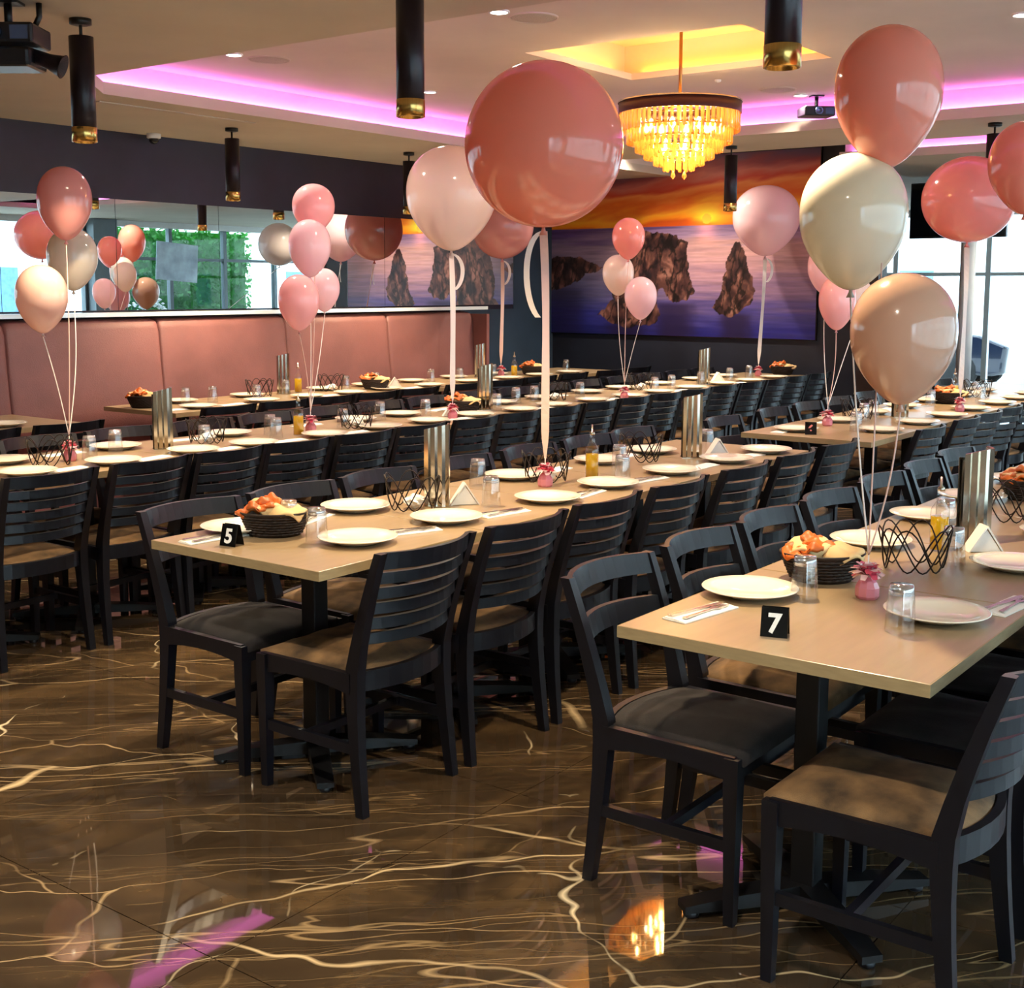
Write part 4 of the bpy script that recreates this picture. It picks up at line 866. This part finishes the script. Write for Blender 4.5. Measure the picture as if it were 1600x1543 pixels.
# ================================================================== BALLOONS
def balloon_mesh(w, h, m, round_=False):
    R0 = w/2; prof = []; n = 30
    for k in range(n+1):
        t = k/n; a = PI*t   # 0 = top
        c = math.cos(a)
        if round_: r = math.sin(a); z = c
        else:
            z = c; r = math.sin(a)*(1+.13*c) if c > 0 else math.sin(a)*(1-.30*(-c)**1.6)
            r /= 1.025
        prof.append((max(r*R0, .0004), z*h/2))
    return G().lathe(list(reversed(prof)), 40, cap=False).mesh('latex_body', m)
def balloon(c, w, h, colr, anchor, label, wide=False, group=None, loop=False, round_=False):
    t = thing('balloon', label, 'balloon', c, rnd.uniform(0, 3), group)
    m = BC[colr]; link('latex_body', balloon_mesh(w, h, m, round_), t)
    s = w/.27; s = min(s, 1.6)
    obj('knot', G().lathe([(.004*s, 0), (.005*s, -.008*s), (.011*s, -.022*s), (.003, -.02*s)], 12), m, t, (0, 0, -h/2+.004))
    inv = Matrix.Rotation(-t.rotation_euler.z, 4, 'Z')
    A = inv @ (Vector(anchor)-Vector(c)); S = Vector((0, 0, -h/2-.015))
    if wide:
        g = G(); n = 26; secs = []
        side = inv @ Vector((sy, -cy, 0)); 
        for k in range(n+1):
            u = k/n; p = S.lerp(A, u)+side*(.012*math.sin(u*PI)*(1-u)); tw = .5*math.sin(u*5+w*9)
            d = (side*math.cos(tw)+(inv @ Vector((cy, sy, 0)))*math.sin(tw))*(.0165 if u < .9 else .0165*(1-(u-.9)*7))*(1.0 if w > .5 else .7)
            e_ = Vector((0, 0, 0))+(inv @ Vector((cy, sy, 0)))*.0008
            secs.append([p-d-e_, p+d-e_, p+d+e_, p-d+e_])
        obj('ribbon', G().sweep(secs), M['ribbon'] if colr in ('dusty', 'rose', 'pink') else M['ribbonw'], t)
        if loop:
            sd = -1 if loop == 'L' else 1; L_ = .35 if w > .6 and sd < 0 else .22
            pts = bez([S, S+side*sd*.09+Vector((0, 0, -.02)), S+side*sd*.085+Vector((0, 0, -L_*.8)), S+side*sd*.02+Vector((0, 0, -L_))], 14); secs = []
            for p in pts:
                d = side*.012; e_ = (inv @ Vector((cy, sy, 0)))*.0008; secs.append([p-d-e_, p+d-e_, p+d+e_, p-d+e_])
            obj('ribbon_tail', G().sweep(secs), M['ribbonw'], t)
    else:
        bow = Vector((rnd.uniform(-.02, .02), rnd.uniform(-.02, .02), 0)); pts = [S.lerp(A, k/14)+bow*math.sin(PI*k/14) for k in range(15)]
        obj('string', G().tube(pts, .0024, 5), M['ribbon'] if colr in ('dusty', 'rose', 'pink', 'coral', 'sand') else M['ribbonw'], t)
    return t
WT = dict(A=(3.12, 1.17), B=(4.12, 2.9), L=(3.39, 5.06), M=(4.89, 5.03), G=(5.92, 4.86), K=(9.11, 6.91), T=(7.75, 4.76), R=(10.56, 5.06), S=(6.99, 2.9), Q=(8.33, 2.55), Z=(5.3, 1.25), Y=(11.7, 1.3), C=(10.5, 1.3))
WH = .115
def anc(k): return (WT[k][0], WT[k][1], TZ+WH)
def tcl(c, k=.934): return (c[0]*k, c[1]*k, 1.55+(c[2]-1.55)*k)
balloon((4.245, 3.004, 2.122), .642, .66, 'dusty', anc('B'), 'giant dusty pink balloon at the centre with a wide blush ribbon', True, None, 'L', True)
balloon((3.322, 1.240, 2.050), .283, .368, 'dusty', anc('A'), 'topmost dusty rose balloon over the nearest table', group='balloons over the nearest table')
balloon((3.303, 1.317, 1.727), .289, .365, 'grey', anc('A'), 'misty grey white balloon below the dusty rose one, nearest table', group='balloons over the nearest table')
balloon((3.116, 1.101, 1.424), .264, .330, 'sand', anc('A'), 'lowest sandy pink balloon over the nearest table', group='balloons over the nearest table')
gL = 'balloons of the left cluster'
balloon((3.425, 5.075, 1.919), .243, .330, 'rose', anc('L'), 'topmost rose balloon of the left cluster', group=gL)
balloon((3.572, 5.249, 1.674), .236, .296, 'cream', anc('L'), 'translucent cream balloon in the middle of the left cluster', group=gL)
balloon((3.292, 5.081, 1.491), .229, .307, 'blush', anc('L'), 'lowest blush balloon of the left cluster', group=gL)
gM = 'balloons of the second cluster, before the mirror'
balloon((5.085, 5.180, 1.984), .241, .276, 'pink', anc('M'), 'topmost pink balloon of the cluster before the mirror', group=gM)
balloon((4.980, 5.107, 1.760), .237, .319, 'pale', anc('M'), 'pale pearly balloon in the middle of the cluster before the mirror', group=gM)
balloon((4.809, 5.022, 1.463), .225, .305, 'pink', anc('M'), 'lowest pink balloon of the cluster before the mirror', group=gM)
balloon((5.20, 5.22, 1.53), .18, .25, 'pale', anc('M'), 'small pale balloon tucked behind the lowest pink one before the mirror', group=gM)
balloon((5.976, 4.913, 2.081), .553, .626, 'white', anc('G'), 'big pearl white balloon left of the giant dusty pink one', True, None, 'R', False)
balloon((9.244, 6.999, 2.107), .570, .60, 'rose', anc('K'), 'big rose balloon half hidden behind the white and giant ones', True, None, 'R', True)
gT = 'balloon trio before the mural rocks'
balloon(tcl((8.341, 5.106, 1.920)), .254*.934, .318*.934, 'coral', anc('T'), 'upper pink balloon of the trio before the mural', group=gT)
balloon(tcl((8.422, 5.244, 1.645)), .249*.934, .319*.934, 'white', anc('T'), 'middle white balloon of the trio before the mural', group=gT)
balloon(tcl((8.336, 4.987, 1.469)), .249*.934, .327*.934, 'pale', anc('T'), 'lowest pale pink balloon of the trio before the mural', group=gT)
balloon((10.72, 5.10, 2.158), .615, .64, 'pale', anc('R'), 'big pale pink round balloon on a white ribbon right of the mural stack', True, None, 'R', False)
gS = 'balloons over the number 6 card'
balloon((7.088, 2.905, 1.465), .217, .322, 'pink', anc('S'), 'small pink balloon hanging below the grey white one, short back row', group=gS)
balloon((7.258, 3.055, 1.665), .216, .308, 'pale', anc('S'), 'pale balloon mostly hidden behind the grey white one', group=gS)
balloon((7.448, 2.931, 1.481), .195, .273, 'white', anc('S'), 'small white balloon peeking out behind the small pink one', group=gS)
balloon((8.45, 2.59, 2.125), .594, .553, 'coral', anc('Q'), 'big coral balloon at the right beneath the far pendant', True, None, None, True)
balloon((5.361, 1.421, 2.032), .30, .372, 'dusty', anc('Z'), 'dusty rose balloon cut by the right edge', False)
balloon((12.87, 1.75, 2.16), .60, .62, 'white', anc('Y'), 'big white balloon seen only in the mirror', True, None, None, True)
gC = 'mirrored balloon cluster, outside the frame'
for c_, w_b, h_b, k_, lb in [((10.63, 1.317, 2.118), .36, .497, 'dusty', 'topmost dusty balloon'), ((10.448, 1.1, 1.99), .36, .411, 'coral', 'coral balloon'), ((10.40, 1.40, 1.72), .33, .42, 'cream', 'cream balloon'), ((10.44, 1.215, 1.377), .343, .377, 'pink', 'lowest pink balloon'), ((10.678, 1.519, 1.455), .36, .429, 'sand', 'sandy balloon')]:
    balloon(c_, w_b, h_b, k_, anc('C'), lb+' of the cluster seen only in the mirror', group=gC)
# weights: small cellophane bundle with curled tuft
M['pink2'] = translucent('soft_pink_cellophane', srgb(232, 150, 164), .35, .2, .8)
bw = thing('balloon_weight', '', 'balloon weight')
obj('bundle', G().lathe([(.0, .0), (.026, .0), (.031, .008), (.031, .03), (.024, .045), (.011, .058), (.009, .064)], 9, smooth=False), M['pink2'], bw)
def tuft(m, n, r, z0, seed):
    rr = random.Random(seed); g = G()
    for i in range(n):
        a = rr.uniform(0, 2*PI); el = rr.uniform(.1, 1.3); L = r*rr.uniform(.7, 1.15); d = Vector((math.cos(a)*math.cos(el), math.sin(a)*math.cos(el), math.sin(el))); s = Vector((-math.sin(a), math.cos(a), 0))*.008
        p0 = Vector((0, 0, z0)); p1 = p0+d*L*.6+Vector((0, 0, .006)); p2 = p0+d*L-Vector((0, 0, .008))
        g.add([p0-s*.3, p0+s*.3, p1+s*1.3, p1-s*1.3, p2+s*.8, p2-s*.8], [(0, 1, 2, 3), (3, 2, 4, 5)], False)
    return g
o = obj('tuft', tuft(M['pink'], 46, .042, .06, 3), M['pink'], bw); o['label'] = 'pink curled tuft'; o['kind'] = 'stuff'
o = obj('tissue', tuft(M['pinkl'], 40, .05, .055, 5), M['pinkl'], bw); o['label'] = 'pale curled tissue'; o['kind'] = 'stuff'
obj('tie', G().lathe([(.010, .056), (.012, .06), (.010, .064)], 12, cap=False), M['ribbonw'], bw); obj('string_knot', G().tube([(0, 0, .062), (0, 0, .118)], .002, 6), M['ribbonw'], bw)
BW = Proto(bw)
wl_ = dict(A='pink cellophane balloon weight on the nearest table', B='pink cellophane weight under the giant balloon on the middle row', L='pink cellophane weight under the left balloon cluster', M='pink cellophane weight beside the oil bottle on the long row', G='pink cellophane weight under the big white balloon', K='pink cellophane weight on the banquette row by the corner', T='pink cellophane weight under the balloon trio', R='pink cellophane weight under the pale pink round balloon', S='pink cellophane weight beside the number 6 card', Q='pink cellophane weight under the big coral balloon', Z='pink cellophane weight farther along the front right row', Y='pink cellophane weight at the far end of the bay row', C='pink cellophane weight under the cluster seen only in the mirror')
for k, (x, y) in WT.items(): BW.put((x, y, TZ), rnd.uniform(0, 3), wl_[k], 'pink balloon weights')
